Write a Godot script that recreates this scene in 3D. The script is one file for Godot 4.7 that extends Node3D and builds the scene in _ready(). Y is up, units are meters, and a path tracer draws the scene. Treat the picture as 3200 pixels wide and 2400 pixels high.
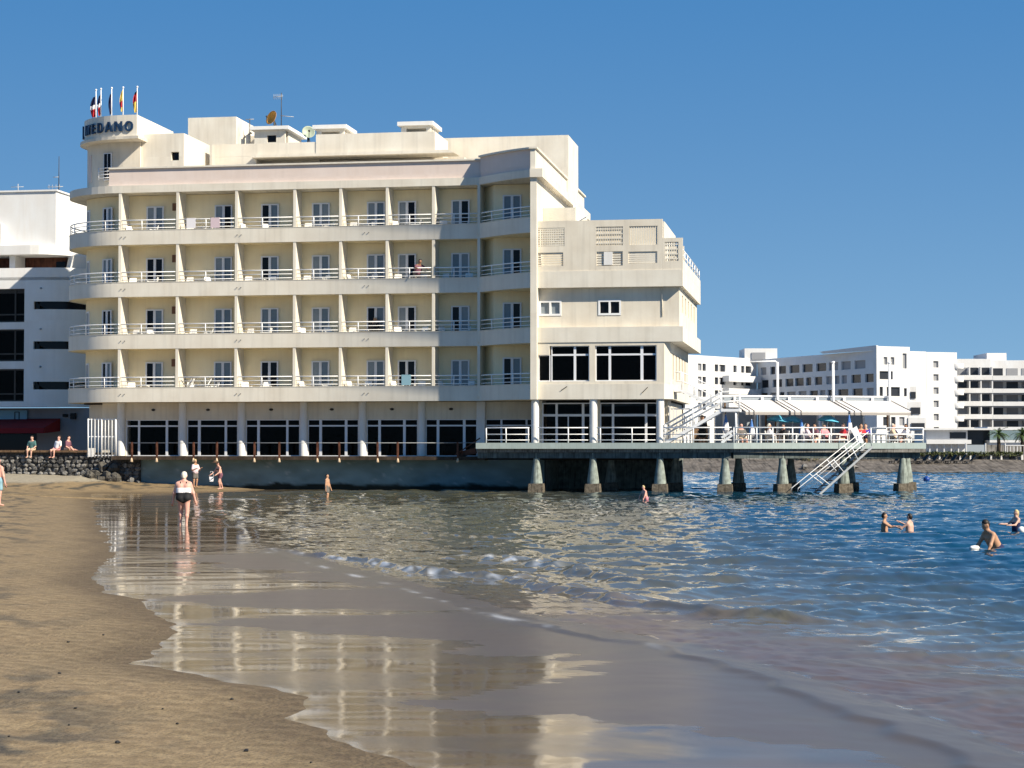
extends Node3D

const SLOPE := 0.165149          # turn of the hotel front against the camera's plane, radians (about 9.5 degrees)
var M := {}
var rng := RandomNumberGenerator.new()
var hotel_frame: Transform3D
var cube_mesh: BoxMesh


func _ready() -> void:
	rng.seed = 20240611
	# ---- camera, sky, sun, exposure
	var cam := Camera3D.new()
	cam.name = "camera"
	cam.position = Vector3(0, 2.4, 0)
	cam.rotation = Vector3(atan(190.0 / 6000.0), 0, 0)
	cam.fov = rad_to_deg(2.0 * atan(1200.0 / 6000.0))
	cam.near = 0.2
	cam.far = 3000.0
	cam.current = true
	add_child(cam)
	var sky_mat := ProceduralSkyMaterial.new()
	sky_mat.sky_top_color = Color(0.011, 0.102, 0.278).linear_to_srgb()
	sky_mat.sky_horizon_color = Color(0.162, 0.288, 0.412).linear_to_srgb()
	sky_mat.sky_curve = 0.1
	sky_mat.ground_bottom_color = Color(0.10, 0.12, 0.13).linear_to_srgb()
	sky_mat.ground_horizon_color = Color(0.162, 0.288, 0.412).linear_to_srgb()
	sky_mat.ground_curve = 0.02
	sky_mat.sun_angle_max = 25.0
	var sky := Sky.new()
	sky.sky_material = sky_mat
	var env := Environment.new()
	env.background_mode = Environment.BG_SKY
	env.sky = sky
	env.tonemap_mode = Environment.TONE_MAPPER_LINEAR
	env.tonemap_exposure = 1.76
	env.sdfgi_enabled = true
	env.ssao_enabled = true
	env.ssil_enabled = true
	var we := WorldEnvironment.new()
	we.name = "environment"
	we.environment = env
	add_child(we)
	hotel_frame = Transform3D(Basis(Vector3.UP, -SLOPE), Vector3(0, 0, -100))
	var sun := DirectionalLight3D.new()
	sun.name = "sun"
	sun.light_energy = 1.5
	sun.light_color = Color(1.0, 0.955, 0.87)
	sun.light_angular_distance = 0.5
	sun.shadow_enabled = true
	var to_sun := hotel_frame.basis * Vector3(1.18, 1.0, 0.56).normalized()
	add_child(sun)
	sun.look_at_from_position(Vector3.ZERO, -to_sun, Vector3.UP)
	make_materials()
	cube_mesh = BoxMesh.new()
	cube_mesh.size = Vector3.ONE
	# ---- large structure
	make_sand()
	make_sea()
	make_hotel()
	make_deck()
	make_stone_wall()
	make_neighbour()
	make_far_shore()
	# ---- objects
	make_deck_things()
	make_roof_things()
	make_balcony_things()
	make_people()
	make_small_things()


# ------------------------------------------------------------------ materials
func lin(r: float, g: float, b: float) -> Color:
	return Color(r, g, b).linear_to_srgb()


func plaster_image(seed_: int, mottle: float, streak: float, grain: float) -> ImageTexture:
	var n1 := FastNoiseLite.new()
	n1.seed = seed_
	n1.frequency = 0.012
	n1.fractal_octaves = 4
	var n2 := FastNoiseLite.new()
	n2.seed = seed_ + 7
	n2.frequency = 0.02
	n2.fractal_octaves = 3
	var size := 384
	var im := Image.create(size, size, false, Image.FORMAT_RGB8)
	var r := RandomNumberGenerator.new()
	r.seed = seed_
	for y in size:
		for x in size:
			var fx := absf(float(x) / size * 2.0 - 1.0)
			var w := smoothstep(0.75, 1.0, fx)
			var a := n1.get_noise_2d(x, y) * (1.0 - w) + n1.get_noise_2d(fx * 900.0, y) * w
			var s := n2.get_noise_2d(x * 3.0, y * 0.12)
			var v := 1.0 - mottle * (0.5 + 0.5 * a) - streak * maxf(0.0, s) - grain * r.randf()
			im.set_pixel(x, y, Color(v, v * (1.0 - 0.012 * a), v * (1.0 - 0.025 * a)))
	return ImageTexture.create_from_image(im)


func mat(key: String, c: Color, rough := 0.85, tex: Texture2D = null, scale := 0.15, spec := 0.4) -> StandardMaterial3D:
	var m := StandardMaterial3D.new()
	m.resource_name = key
	m.albedo_color = c
	m.roughness = rough
	m.metallic_specular = spec
	if tex:
		m.albedo_texture = tex
		m.uv1_triplanar = true
		m.uv1_world_triplanar = true
		m.uv1_scale = Vector3(scale, scale, scale)
	M[key] = m
	return m


func bump(m: StandardMaterial3D, freq: float, scale_cm: float, seed_: int, octaves := 4) -> void:
	var t := NoiseTexture2D.new()
	t.width = 512
	t.height = 512
	t.seamless = true
	var n := FastNoiseLite.new()
	n.seed = seed_
	n.frequency = freq
	n.fractal_octaves = octaves
	t.noise = n
	m.heightmap_enabled = true
	m.heightmap_scale = scale_cm
	m.heightmap_texture = t


func make_materials() -> void:
	var pl := plaster_image(3, 0.10, 0.08, 0.02)
	var pl2 := plaster_image(11, 0.05, 0.03, 0.015)
	var rough_t := plaster_image(21, 0.45, 0.45, 0.08)
	mat("cream", lin(0.79, 0.72, 0.60), 0.85, pl, 0.13)
	mat("cream_white", lin(0.80, 0.745, 0.64), 0.85, pl, 0.11)
	mat("yellow", lin(0.92, 0.80, 0.54), 0.85, pl2, 0.17)
	mat("pink", lin(0.72, 0.61, 0.55), 0.85, pl2, 0.12)
	mat("white", lin(0.80, 0.80, 0.80), 0.7, pl2, 0.2)
	mat("white_wall", lin(0.80, 0.79, 0.77), 0.85, pl2, 0.1)
	mat("far_white", lin(0.68, 0.68, 0.68), 0.85, pl2, 0.06)
	mat("paint", lin(0.80, 0.80, 0.80), 0.35)
	mat("plastic", lin(0.80, 0.79, 0.76), 0.35)
	mat("frame", lin(0.74, 0.75, 0.78), 0.4)
	mat("curtain_pane", lin(0.16, 0.20, 0.235), 0.12, pl2, 1.1, 0.5)
	mat("curtain_pane_pale", lin(0.25, 0.28, 0.30), 0.14, pl2, 0.9, 0.5)
	mat("dark_pane", lin(0.006, 0.006, 0.008), 0.1, null, 1.0, 0.3)
	mat("shutter_pane", lin(0.35, 0.36, 0.37), 0.5)
	mat("far_pane", lin(0.03, 0.033, 0.04), 0.25)
	mat("far_pane_pale", lin(0.26, 0.265, 0.28), 0.5)
	var g := mat("glass", Color(0.010, 0.010, 0.011, 0.5), 0.03, null, 1.0, 0.15)
	g.transparency = BaseMaterial3D.TRANSPARENCY_ALPHA
	var g2 := mat("clear_glass", Color(0.75, 0.85, 0.86, 0.18), 0.03, null, 1.0, 0.5)
	g2.transparency = BaseMaterial3D.TRANSPARENCY_ALPHA
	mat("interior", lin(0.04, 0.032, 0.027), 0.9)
	mat("interior_table", lin(0.2, 0.1, 0.06), 0.7)
	mat("dark", lin(0.012, 0.012, 0.012), 0.7)
	mat("soot", lin(0.05, 0.048, 0.045), 0.9)
	mat("terracotta", lin(0.22, 0.085, 0.05), 0.8, rough_t, 0.5)
	mat("brown_ledge", lin(0.11, 0.075, 0.05), 0.85, rough_t, 0.4)
	mat("seawall", lin(1, 1, 1), 0.85).vertex_color_use_as_albedo = true
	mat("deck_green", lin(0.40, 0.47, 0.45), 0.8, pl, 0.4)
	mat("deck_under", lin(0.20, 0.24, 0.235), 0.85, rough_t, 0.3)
	mat("pillar_green", lin(0.50, 0.57, 0.51), 0.8, rough_t, 0.6)
	bump(mat("pillar_base", lin(0.31, 0.26, 0.195), 0.9, rough_t, 1.1), 0.03, 3.0, 5)
	mat("deck_floor", lin(0.36, 0.34, 0.31), 0.85, rough_t, 0.5)
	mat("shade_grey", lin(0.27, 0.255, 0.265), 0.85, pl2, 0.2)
	mat("grey_panel", lin(0.30, 0.34, 0.38), 0.6)
	mat("canvas", lin(0.78, 0.74, 0.71), 0.9, pl2, 0.5)
	mat("canvas_under", lin(0.36, 0.33, 0.30), 0.9)
	mat("dark_metal", lin(0.05, 0.045, 0.04), 0.5)
	mat("steel", lin(0.36, 0.38, 0.40), 0.35)
	mat("orange_dish", lin(0.62, 0.27, 0.03), 0.45)
	mat("pale_dish", lin(0.34, 0.39, 0.30), 0.45)
	mat("letter_blue", lin(0.012, 0.035, 0.085), 0.35)
	mat("red_canvas", lin(0.23, 0.012, 0.014), 0.85)
	mat("navy", lin(0.012, 0.018, 0.07), 0.8)
	mat("cyan_canvas", lin(0.10, 0.42, 0.60), 0.8)
	mat("blue_canvas", lin(0.08, 0.20, 0.50), 0.8)
	mat("buoy_blue", lin(0.01, 0.05, 0.25), 0.35)
	mat("wood", lin(0.33, 0.20, 0.11), 0.75, rough_t, 1.2)
	mat("red", lin(0.40, 0.02, 0.03), 0.8)
	mat("yellow_flag", lin(0.62, 0.45, 0.10), 0.8)
	mat("black_cloth", lin(0.012, 0.012, 0.014), 0.75)
	mat("white_cloth", lin(0.74, 0.72, 0.74), 0.85)
	mat("mauve_cloth", lin(0.60, 0.48, 0.52), 0.85)
	mat("grey_cloth", lin(0.13, 0.12, 0.11), 0.85)
	mat("sky_cloth", lin(0.22, 0.38, 0.46), 0.85)
	mat("teal_cloth", lin(0.06, 0.14, 0.14), 0.85)
	mat("pink_cloth", lin(0.62, 0.24, 0.28), 0.85)
	mat("purple_cloth", lin(0.06, 0.03, 0.30), 0.85)
	mat("tan_cloth", lin(0.55, 0.42, 0.29), 0.85)
	mat("plum_cloth", lin(0.16, 0.07, 0.10), 0.85)
	mat("grey_hair", lin(0.62, 0.58, 0.48), 0.7)
	mat("dark_hair", lin(0.02, 0.015, 0.012), 0.55)
	mat("brown_hair", lin(0.08, 0.045, 0.025), 0.6)
	mat("blond_hair", lin(0.50, 0.40, 0.20), 0.65)
	var sk := mat("skin", Color.WHITE, 0.55)
	sk.vertex_color_use_as_albedo = true
	for k in 4:
		bump(mat("stone%d" % k, [lin(0.27, 0.265, 0.26), lin(0.38, 0.37, 0.355), lin(0.50, 0.48, 0.45), lin(0.17, 0.166, 0.163)][k], 0.9, rough_t, 1.5), 0.05, 2.0, 30 + k)
	mat("mortar", lin(0.13, 0.125, 0.118), 0.95, rough_t, 1.0)
	bump(mat("rock", lin(0.20, 0.185, 0.16), 0.9, rough_t, 1.0), 0.03, 5.0, 41)
	mat("leaf", lin(0.07, 0.11, 0.035), 0.6).backlight_enabled = true
	M["leaf"].backlight = lin(0.03, 0.05, 0.01)
	mat("leaf_dry", lin(0.13, 0.12, 0.05), 0.7)
	mat("trunk", lin(0.12, 0.09, 0.06), 0.9, rough_t, 1.0)
	mat("hedge", lin(0.08, 0.095, 0.035), 0.8)
	mat("promenade", lin(0.42, 0.40, 0.37), 0.9, rough_t, 0.2)
	bump(mat("far_sand", lin(0.26, 0.225, 0.19), 0.95, rough_t, 0.12), 0.02, 8.0, 77)
	var sand := mat("sand", Color.WHITE, 0.8, plaster_image(51, 0.28, 0.0, 0.15), 0.9, 0.35)
	sand.vertex_color_use_as_albedo = true
	bump(sand, 0.03, 1.2, 52, 5)
	var water := mat("water", Color.WHITE, 0.06, null, 1.0, 0.36)
	water.vertex_color_use_as_albedo = true
	for k in 2:
		mat("swash%d" % k, Color.WHITE, [0.13, 0.29][k], null, 1.0, 0.36).vertex_color_use_as_albedo = true
	mat("pebble", lin(0.02, 0.02, 0.02), 0.7)


# ------------------------------------------------------------------ mesh helpers
func mb(smooth := false) -> SurfaceTool:
	var st := SurfaceTool.new()
	st.begin(Mesh.PRIMITIVE_TRIANGLES)
	st.set_smooth_group(0 if smooth else -1)
	return st


func quad(st: SurfaceTool, a: Vector3, b: Vector3, c: Vector3, d: Vector3) -> void:
	st.add_vertex(a)
	st.add_vertex(b)
	st.add_vertex(c)
	st.add_vertex(a)
	st.add_vertex(c)
	st.add_vertex(d)


func hexa(st: SurfaceTool, p: Array) -> void:   # corners: 0-3 lower ring, 4-7 upper ring, order x-z-, x+z-, x+z+, x-z+
	quad(st, p[7], p[6], p[2], p[3])
	quad(st, p[5], p[4], p[0], p[1])
	quad(st, p[6], p[5], p[1], p[2])
	quad(st, p[4], p[7], p[3], p[0])
	quad(st, p[4], p[5], p[6], p[7])
	quad(st, p[3], p[2], p[1], p[0])


func box(st: SurfaceTool, x0: float, x1: float, y0: float, y1: float, z0: float, z1: float, xf := Transform3D()) -> void:
	hexa(st, [xf * Vector3(x0, y0, z0), xf * Vector3(x1, y0, z0), xf * Vector3(x1, y0, z1), xf * Vector3(x0, y0, z1),
		xf * Vector3(x0, y1, z0), xf * Vector3(x1, y1, z0), xf * Vector3(x1, y1, z1), xf * Vector3(x0, y1, z1)])


func beam(st: SurfaceTool, a: Vector3, b: Vector3, w: float, h: float) -> void:   # rectangular bar from a to b
	var f := (b - a).normalized()
	var side := (f.cross(Vector3.UP) if absf(f.y) < 0.99 else f.cross(Vector3.RIGHT)).normalized() * w * 0.5
	var up := side.cross(f).normalized() * h * 0.5
	hexa(st, [a - side - up, b - side - up, b + side - up, a + side - up, a - side + up, b - side + up, b + side + up, a + side + up])


func tube(st: SurfaceTool, pts: Array, r0: float, r1 := -1.0, sides := 6) -> void:
	if r1 < 0.0:
		r1 = r0
	var rings := []
	for i in pts.size():
		var f: Vector3 = (pts[mini(i + 1, pts.size() - 1)] - pts[maxi(i - 1, 0)]).normalized()
		var s := (f.cross(Vector3.UP) if absf(f.y) < 0.95 else f.cross(Vector3.RIGHT)).normalized()
		var t := s.cross(f)
		var r := lerpf(r0, r1, float(i) / maxf(1.0, pts.size() - 1))
		var ring := []
		for k in sides:
			var a := TAU * k / sides
			ring.append(pts[i] + (s * cos(a) + t * sin(a)) * r)
		rings.append(ring)
	for i in rings.size() - 1:
		for k in sides:
			var n := (k + 1) % sides
			quad(st, rings[i][k], rings[i][n], rings[i + 1][n], rings[i + 1][k])
	for k in range(1, sides - 1):
		for v in [rings[0][0], rings[0][k + 1], rings[0][k], rings[-1][0], rings[-1][k], rings[-1][k + 1]]:
			st.add_vertex(v)


func lathe(st: SurfaceTool, at: Vector3, prof: Array, sides := 16, squash := Vector2.ONE) -> void:   # prof of Vector2(radius, height)
	for i in prof.size() - 1:
		for k in sides:
			var a := TAU * k / sides
			var b := TAU * (k + 1) / sides
			var p: Vector2 = prof[i]
			var q: Vector2 = prof[i + 1]
			var ca := Vector3(cos(a) * squash.x, 0, sin(a) * squash.y)
			var cb := Vector3(cos(b) * squash.x, 0, sin(b) * squash.y)
			quad(st, at + ca * p.x + Vector3.UP * p.y, at + ca * q.x + Vector3.UP * q.y, at + cb * q.x + Vector3.UP * q.y, at + cb * p.x + Vector3.UP * p.y)


func ball(st: SurfaceTool, at: Vector3, r: Vector3, seg := 10) -> void:
	for i in seg / 2:
		for k in seg:
			var p := []
			for e in [[i, k], [i + 1, k], [i + 1, k + 1], [i, k + 1]]:
				var th: float = PI * e[0] / (seg / 2)
				var ph: float = TAU * e[1] / seg
				p.append(at + Vector3(sin(th) * cos(ph) * r.x, cos(th) * r.y, sin(th) * sin(ph) * r.z))
			quad(st, p[3], p[2], p[1], p[0])


func prism(st: SurfaceTool, poly: PackedVector2Array, y0: float, y1: float) -> void:   # a plan of (x, z) points
	if Geometry2D.is_polygon_clockwise(poly):
		poly = poly.duplicate()
		poly.reverse()
	var tri := Geometry2D.triangulate_polygon(poly)
	for i in range(0, tri.size(), 3):
		var a := poly[tri[i]]
		var b := poly[tri[i + 1]]
		var c := poly[tri[i + 2]]
		if (b - a).cross(c - a) < 0.0:
			var t := b
			b = c
			c = t
		for v in [Vector3(a.x, y1, a.y), Vector3(b.x, y1, b.y), Vector3(c.x, y1, c.y), Vector3(a.x, y0, a.y), Vector3(c.x, y0, c.y), Vector3(b.x, y0, b.y)]:
			st.add_vertex(v)
	for i in poly.size():
		var a := poly[i]
		var b := poly[(i + 1) % poly.size()]
		quad(st, Vector3(a.x, y0, a.y), Vector3(b.x, y0, b.y), Vector3(b.x, y1, b.y), Vector3(a.x, y1, a.y))


func offset_path(path: PackedVector2Array, d: float) -> PackedVector2Array:
	var out := PackedVector2Array()
	for i in path.size():
		var f := (path[mini(i + 1, path.size() - 1)] - path[maxi(i - 1, 0)]).normalized()
		out.append(path[i] + Vector2(f.y, -f.x) * d)
	return out


func strip(st: SurfaceTool, path: PackedVector2Array, t: float, y0: float, y1: float) -> void:   # an upright wall along a path, t thick to its back
	var inn := offset_path(path, t)
	for i in path.size() - 1:
		var a := path[i]
		var b := path[i + 1]
		var c := inn[i]
		var d := inn[i + 1]
		st.set_smooth_group(1)
		quad(st, Vector3(a.x, y1, a.y), Vector3(b.x, y1, b.y), Vector3(b.x, y0, b.y), Vector3(a.x, y0, a.y))
		st.set_smooth_group(2)
		quad(st, Vector3(d.x, y1, d.y), Vector3(c.x, y1, c.y), Vector3(c.x, y0, c.y), Vector3(d.x, y0, d.y))
		st.set_smooth_group(-1)
		quad(st, Vector3(c.x, y1, c.y), Vector3(d.x, y1, d.y), Vector3(b.x, y1, b.y), Vector3(a.x, y1, a.y))
		quad(st, Vector3(a.x, y0, a.y), Vector3(b.x, y0, b.y), Vector3(d.x, y0, d.y), Vector3(c.x, y0, c.y))
	for i in [0, path.size() - 1]:
		var a := path[i]
		var c := inn[i]
		quad(st, Vector3(a.x, y1, a.y), Vector3(c.x, y1, c.y), Vector3(c.x, y0, c.y), Vector3(a.x, y0, a.y))


# a wall in the x-y plane with rectangular openings, built of butting blocks
func holed(st: SurfaceTool, x0: float, x1: float, y0: float, y1: float, z0: float, z1: float, holes: Array, xf := Transform3D()) -> void:
	var ys := [y0, y1]
	for h in holes:
		for v in [h[2], h[3]]:
			if v > y0 and v < y1 and not ys.has(v):
				ys.append(v)
	ys.sort()
	for i in ys.size() - 1:
		var lo: float = ys[i]
		var hi: float = ys[i + 1]
		var cuts := []
		for h in holes:
			if h[2] < hi - 0.0001 and h[3] > lo + 0.0001:
				cuts.append([h[0], h[1]])
		cuts.sort_custom(func(a, b): return a[0] < b[0])
		var x := x0
		for c in cuts:
			if c[0] > x + 0.0001:
				box(st, x, c[0], lo, hi, z0, z1, xf)
			x = maxf(x, c[1])
		if x < x1 - 0.0001:
			box(st, x, x1, lo, hi, z0, z1, xf)


func tagged(o: Node3D, label: String, category: String, group := "") -> Node3D:
	o.set_meta("label", label)
	o.set_meta("category", category)
	if group:
		o.set_meta("group", group)
	return o


func thing(called: String, label: String, category: String, at := Vector3.ZERO, turn := 0.0, group := "") -> Node3D:
	var o := Node3D.new()
	o.name = called
	add_child(o, true)
	o.position = at
	o.rotation.y = turn
	return tagged(o, label, category, group)


func put(called: String, mesh: Mesh, m: Material, parent: Node3D, xf := Transform3D()) -> MeshInstance3D:
	var o := MeshInstance3D.new()
	o.name = called
	o.mesh = mesh
	o.material_override = m
	o.transform = xf
	parent.add_child(o, true)
	return o


func part(called: String, st: SurfaceTool, m: Material, parent: Node3D = self) -> MeshInstance3D:
	st.generate_normals()
	return put(called, st.commit(), m, parent)


func block(called: String, x0: float, x1: float, y0: float, y1: float, z0: float, z1: float, m: Material, parent: Node3D) -> MeshInstance3D:   # a box as a part, sharing one mesh
	return put(called, cube_mesh, m, parent, Transform3D(Basis.from_scale(Vector3(x1 - x0, y1 - y0, z1 - z0)), Vector3((x0 + x1) / 2, (y0 + y1) / 2, (z0 + z1) / 2)))


func copy_of(o: Node3D, at: Vector3, turn: float, label: String) -> Node3D:
	var c: Node3D = o.duplicate()
	c.name = String(o.name).rstrip("0123456789")
	add_child(c, true)
	c.position = at
	c.rotation.y = turn
	c.set_meta("label", label)
	return c


func grid_mesh(v: PackedVector3Array, col: PackedColorArray, rows: int, cols: int) -> ArrayMesh:
	var nor := PackedVector3Array()
	nor.resize(v.size())
	for j in rows:
		for i in cols:
			var l := v[j * cols + maxi(i - 1, 0)]
			var r := v[j * cols + mini(i + 1, cols - 1)]
			var n := v[maxi(j - 1, 0) * cols + i]
			var f := v[mini(j + 1, rows - 1) * cols + i]
			nor[j * cols + i] = (r - l).cross(f - n).normalized()
	if nor[0].y < 0.0:
		for i in nor.size():
			nor[i] = -nor[i]
	var idx := PackedInt32Array()
	idx.resize((rows - 1) * (cols - 1) * 6)
	var k := 0
	for j in rows - 1:
		for i in cols - 1:
			var a := j * cols + i
			idx[k] = a
			idx[k + 1] = a + cols
			idx[k + 2] = a + 1
			idx[k + 3] = a + 1
			idx[k + 4] = a + cols
			idx[k + 5] = a + cols + 1
			k += 6
	if (v[cols] - v[0]).cross(v[1] - v[0]).y > 0.0:   # clockwise from above
		for q in range(0, idx.size(), 3):
			var t := idx[q]
			idx[q] = idx[q + 1]
			idx[q + 1] = t
	var arr := []
	arr.resize(Mesh.ARRAY_MAX)
	arr[Mesh.ARRAY_VERTEX] = v
	arr[Mesh.ARRAY_NORMAL] = nor
	arr[Mesh.ARRAY_COLOR] = col
	arr[Mesh.ARRAY_INDEX] = idx
	var m := ArrayMesh.new()
	m.add_surface_from_arrays(Mesh.PRIMITIVE_TRIANGLES, arr)
	return m


func table(t: Array, z: float) -> float:   # t: [z, value, z, value ...] with falling z
	if z >= t[0]:
		return t[1] + (z - t[0]) * (t[1] - t[3]) / (t[0] - t[2])
	for i in range(2, t.size(), 2):
		if z >= t[i]:
			return lerpf(t[i - 1], t[i + 1], (t[i - 2] - z) / (t[i - 2] - t[i]))
	return t[-1]


# ------------------------------------------------------------------ beach and sea
const SHORE := [-10.0, 1.6, -14.56, -0.84, -15.33, -1.27, -15.74, -1.44, -16.18, -1.58, -16.93, -1.95, -17.76, -1.92, -18.37, -2.04, -19.09, -2.38, -19.55, -2.95, -20.38, -3.55, -21.12, -4.21, -22.42, -4.17, -24.18, -4.18, -26.52, -4.76, -29.98, -5.83, -31.41, -6.73, -34.0, -7.4, -37.1, -7.95, -42.0, -8.8, -48.9, -10.25, -59.0, -12.65, -75.0, -16.3, -95.0, -20.9, -120.0, -27.0]
const FRONT := [-10.0, 4.3, -14.4, 3.42, -16.4, 3.13, -19.3, 2.5, -22.5, 1.5, -26.5, -0.17, -34.0, -2.5, -43.6, -5.7, -54.0, -7.5, -63.5, -10.3, -71.7, -11.9, -80.0, -13.0, -87.0, -14.3, -95.0, -16.0, -101.0, -12.6, -110.0, -11.0]
const CREST_A := [-25.7, 4.4, -26.9, 2.75, -28.5, 2.0, -30.8, 1.07, -34.3, -0.05, -35.8, -1.6, -38.2, -2.54, -44.1, -5.59]
const CREST_B := [-31.5, 4.0, -32.1, 3.12, -32.8, 2.32, -35.8, 1.24, -39.8, -0.11, -43.0, -2.0]
const CREST_C := [-54.2, -5.95, -60.8, -8.21, -63.5, -9.26, -71.7, -11.41]
const CREST_D := [-14.0, 5.6, -17.6, 4.4, -19.3, 3.67, -20.9, 2.98, -22.8, 2.04, -25.7, 0.58, -27.1, -0.17]
const SEAWALL_SAND := [-10.0, -0.3, -11.5, -0.12, -12.5, -0.05, -16.0, 0.17, -20.3, 0.36, -22.0, 0.5, -23.4, 0.72, -28.5, 0.85, -60.0, 1.1]
var nz := FastNoiseLite.new()
var nz2 := FastNoiseLite.new()


func sand_height(x: float, z: float) -> float:
	var d := table(SHORE, z) - x
	var h := d * (0.052 if d > 0.0 else 0.03)
	h = minf(h, 0.55 + 0.02 * d)
	if z < -80.0:   # the strip of beach at the foot of the walls
		var zb: float = table([-8.0, -118.0, -11.0, -106.0, -12.5, -101.5, -14.0, -97.5, -16.0, -95.2, -21.0, -95.2, -26.0, -88.0, -60.0, -70.0], x)
		var wall_z := -100.0 + (x - 0.18) * 0.1674 - 0.9
		var s := clampf((zb - z) / maxf(3.0, zb - wall_z), -2.0, 1.15)
		var top: float = table(SEAWALL_SAND, x)
		var h2 := top * s if s > 0.0 and top > 0.0 else minf(top, 0.0) + minf(s, 0.0) * 0.15
		h = maxf(h, h2) if h2 > -0.05 or h > 0.0 else h
	return h


func sand_full(x: float, zz: float) -> float:   # with the unevenness of the beach
	var h := sand_height(x, zz)
	var up := smoothstep(0.02, 0.2, h)
	var rel := nz.get_noise_2d(x * 0.9, zz * 0.8) * 0.030 + nz2.get_noise_2d(x * 2.6, zz * 2.2) * 0.016
	var far := smoothstep(-30.0, -45.0, zz)
	h += rel * up + nz.get_noise_2d(x * 0.35 + 50.0, zz * 0.35) * 0.035 * smoothstep(-0.02, 0.15, h) * (0.35 + 0.65 * far)
	h += nz.get_noise_2d(x * 0.8 + 11.0, zz * 0.3) * 0.012 * (1.0 - up) * (0.3 + 0.7 * far)
	return h


func make_sand() -> void:
	nz.seed = 9
	nz.frequency = 1.0
	nz.fractal_octaves = 3
	nz2.seed = 33
	nz2.frequency = 1.0
	nz2.fractal_octaves = 2
	var n2 := nz2
	var zs := []
	var z := -6.0
	while z > -116.0:
		zs.append(z)
		z -= 0.07 + 0.0042 * absf(z)
	var cols := 230
	var v := PackedVector3Array()
	var c := PackedColorArray()
	var dry := Color(0.50, 0.44, 0.335)
	var damp := Color(0.370, 0.270, 0.150)
	var wet := Color(0.215, 0.155, 0.088)
	var grey := Color(0.100, 0.090, 0.073)
	for zz in zs:
		var xs: float = table(SHORE, zz) + 3.0 + (12.0 if zz < -85.0 else 0.0)
		for i in cols:
			var t := float(i) / (cols - 1)
			var x := xs - 16.0 * t - 34.0 * t * t * t
			var h := sand_full(x, zz)
			var up := smoothstep(0.02, 0.2, h)
			v.append(Vector3(x, h, zz))
			var col := wet.lerp(damp, smoothstep(0.0, 0.07, h + 0.02 * nz.get_noise_2d(x * 0.7, zz * 0.5)))
			var p := nz.get_noise_2d(x * 0.8 + 90.0, zz * 0.45) + 0.4 * n2.get_noise_2d(x * 2.0, zz * 1.3)
			col = col.lerp(grey, 0.95 * smoothstep(0.14, 0.30, p) * up)
			col = col.lerp(damp * 1.18, 0.6 * smoothstep(0.1, 0.5, -p) * up)
			col = col.lerp(dry, smoothstep(0.40, 0.50, h + 0.05 * nz.get_noise_2d(x * 0.5, zz * 0.25)) * smoothstep(-78.0, -88.0, zz))
			c.append(col)
	var o := put("sand_beach", grid_mesh(v, c, zs.size(), cols), M.sand, self)
	o.set_meta("kind", "structure")
	o.set_meta("label", "brown damp sand beach sloping down to the water's edge")
	# the land that the beach and the promenade belong to, out to the horizon
	var st := mb()
	prism(st, PackedVector2Array([Vector2(-1800, -2200), Vector2(1800, -2200), Vector2(1800, -420), Vector2(200, -178), Vector2(-10, -178), Vector2(-22, -126), Vector2(-60, -116), Vector2(-400, -60), Vector2(-1800, -60)]), -2.0, 0.3)
	var land := part("ground", st, M.promenade)
	land.set_meta("kind", "structure")


func crest(x: float, xc: float, steep: float, back: float) -> float:
	var d := x - xc
	var w := steep if d < 0.0 else back
	return exp(-d * d / (w * w))


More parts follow.
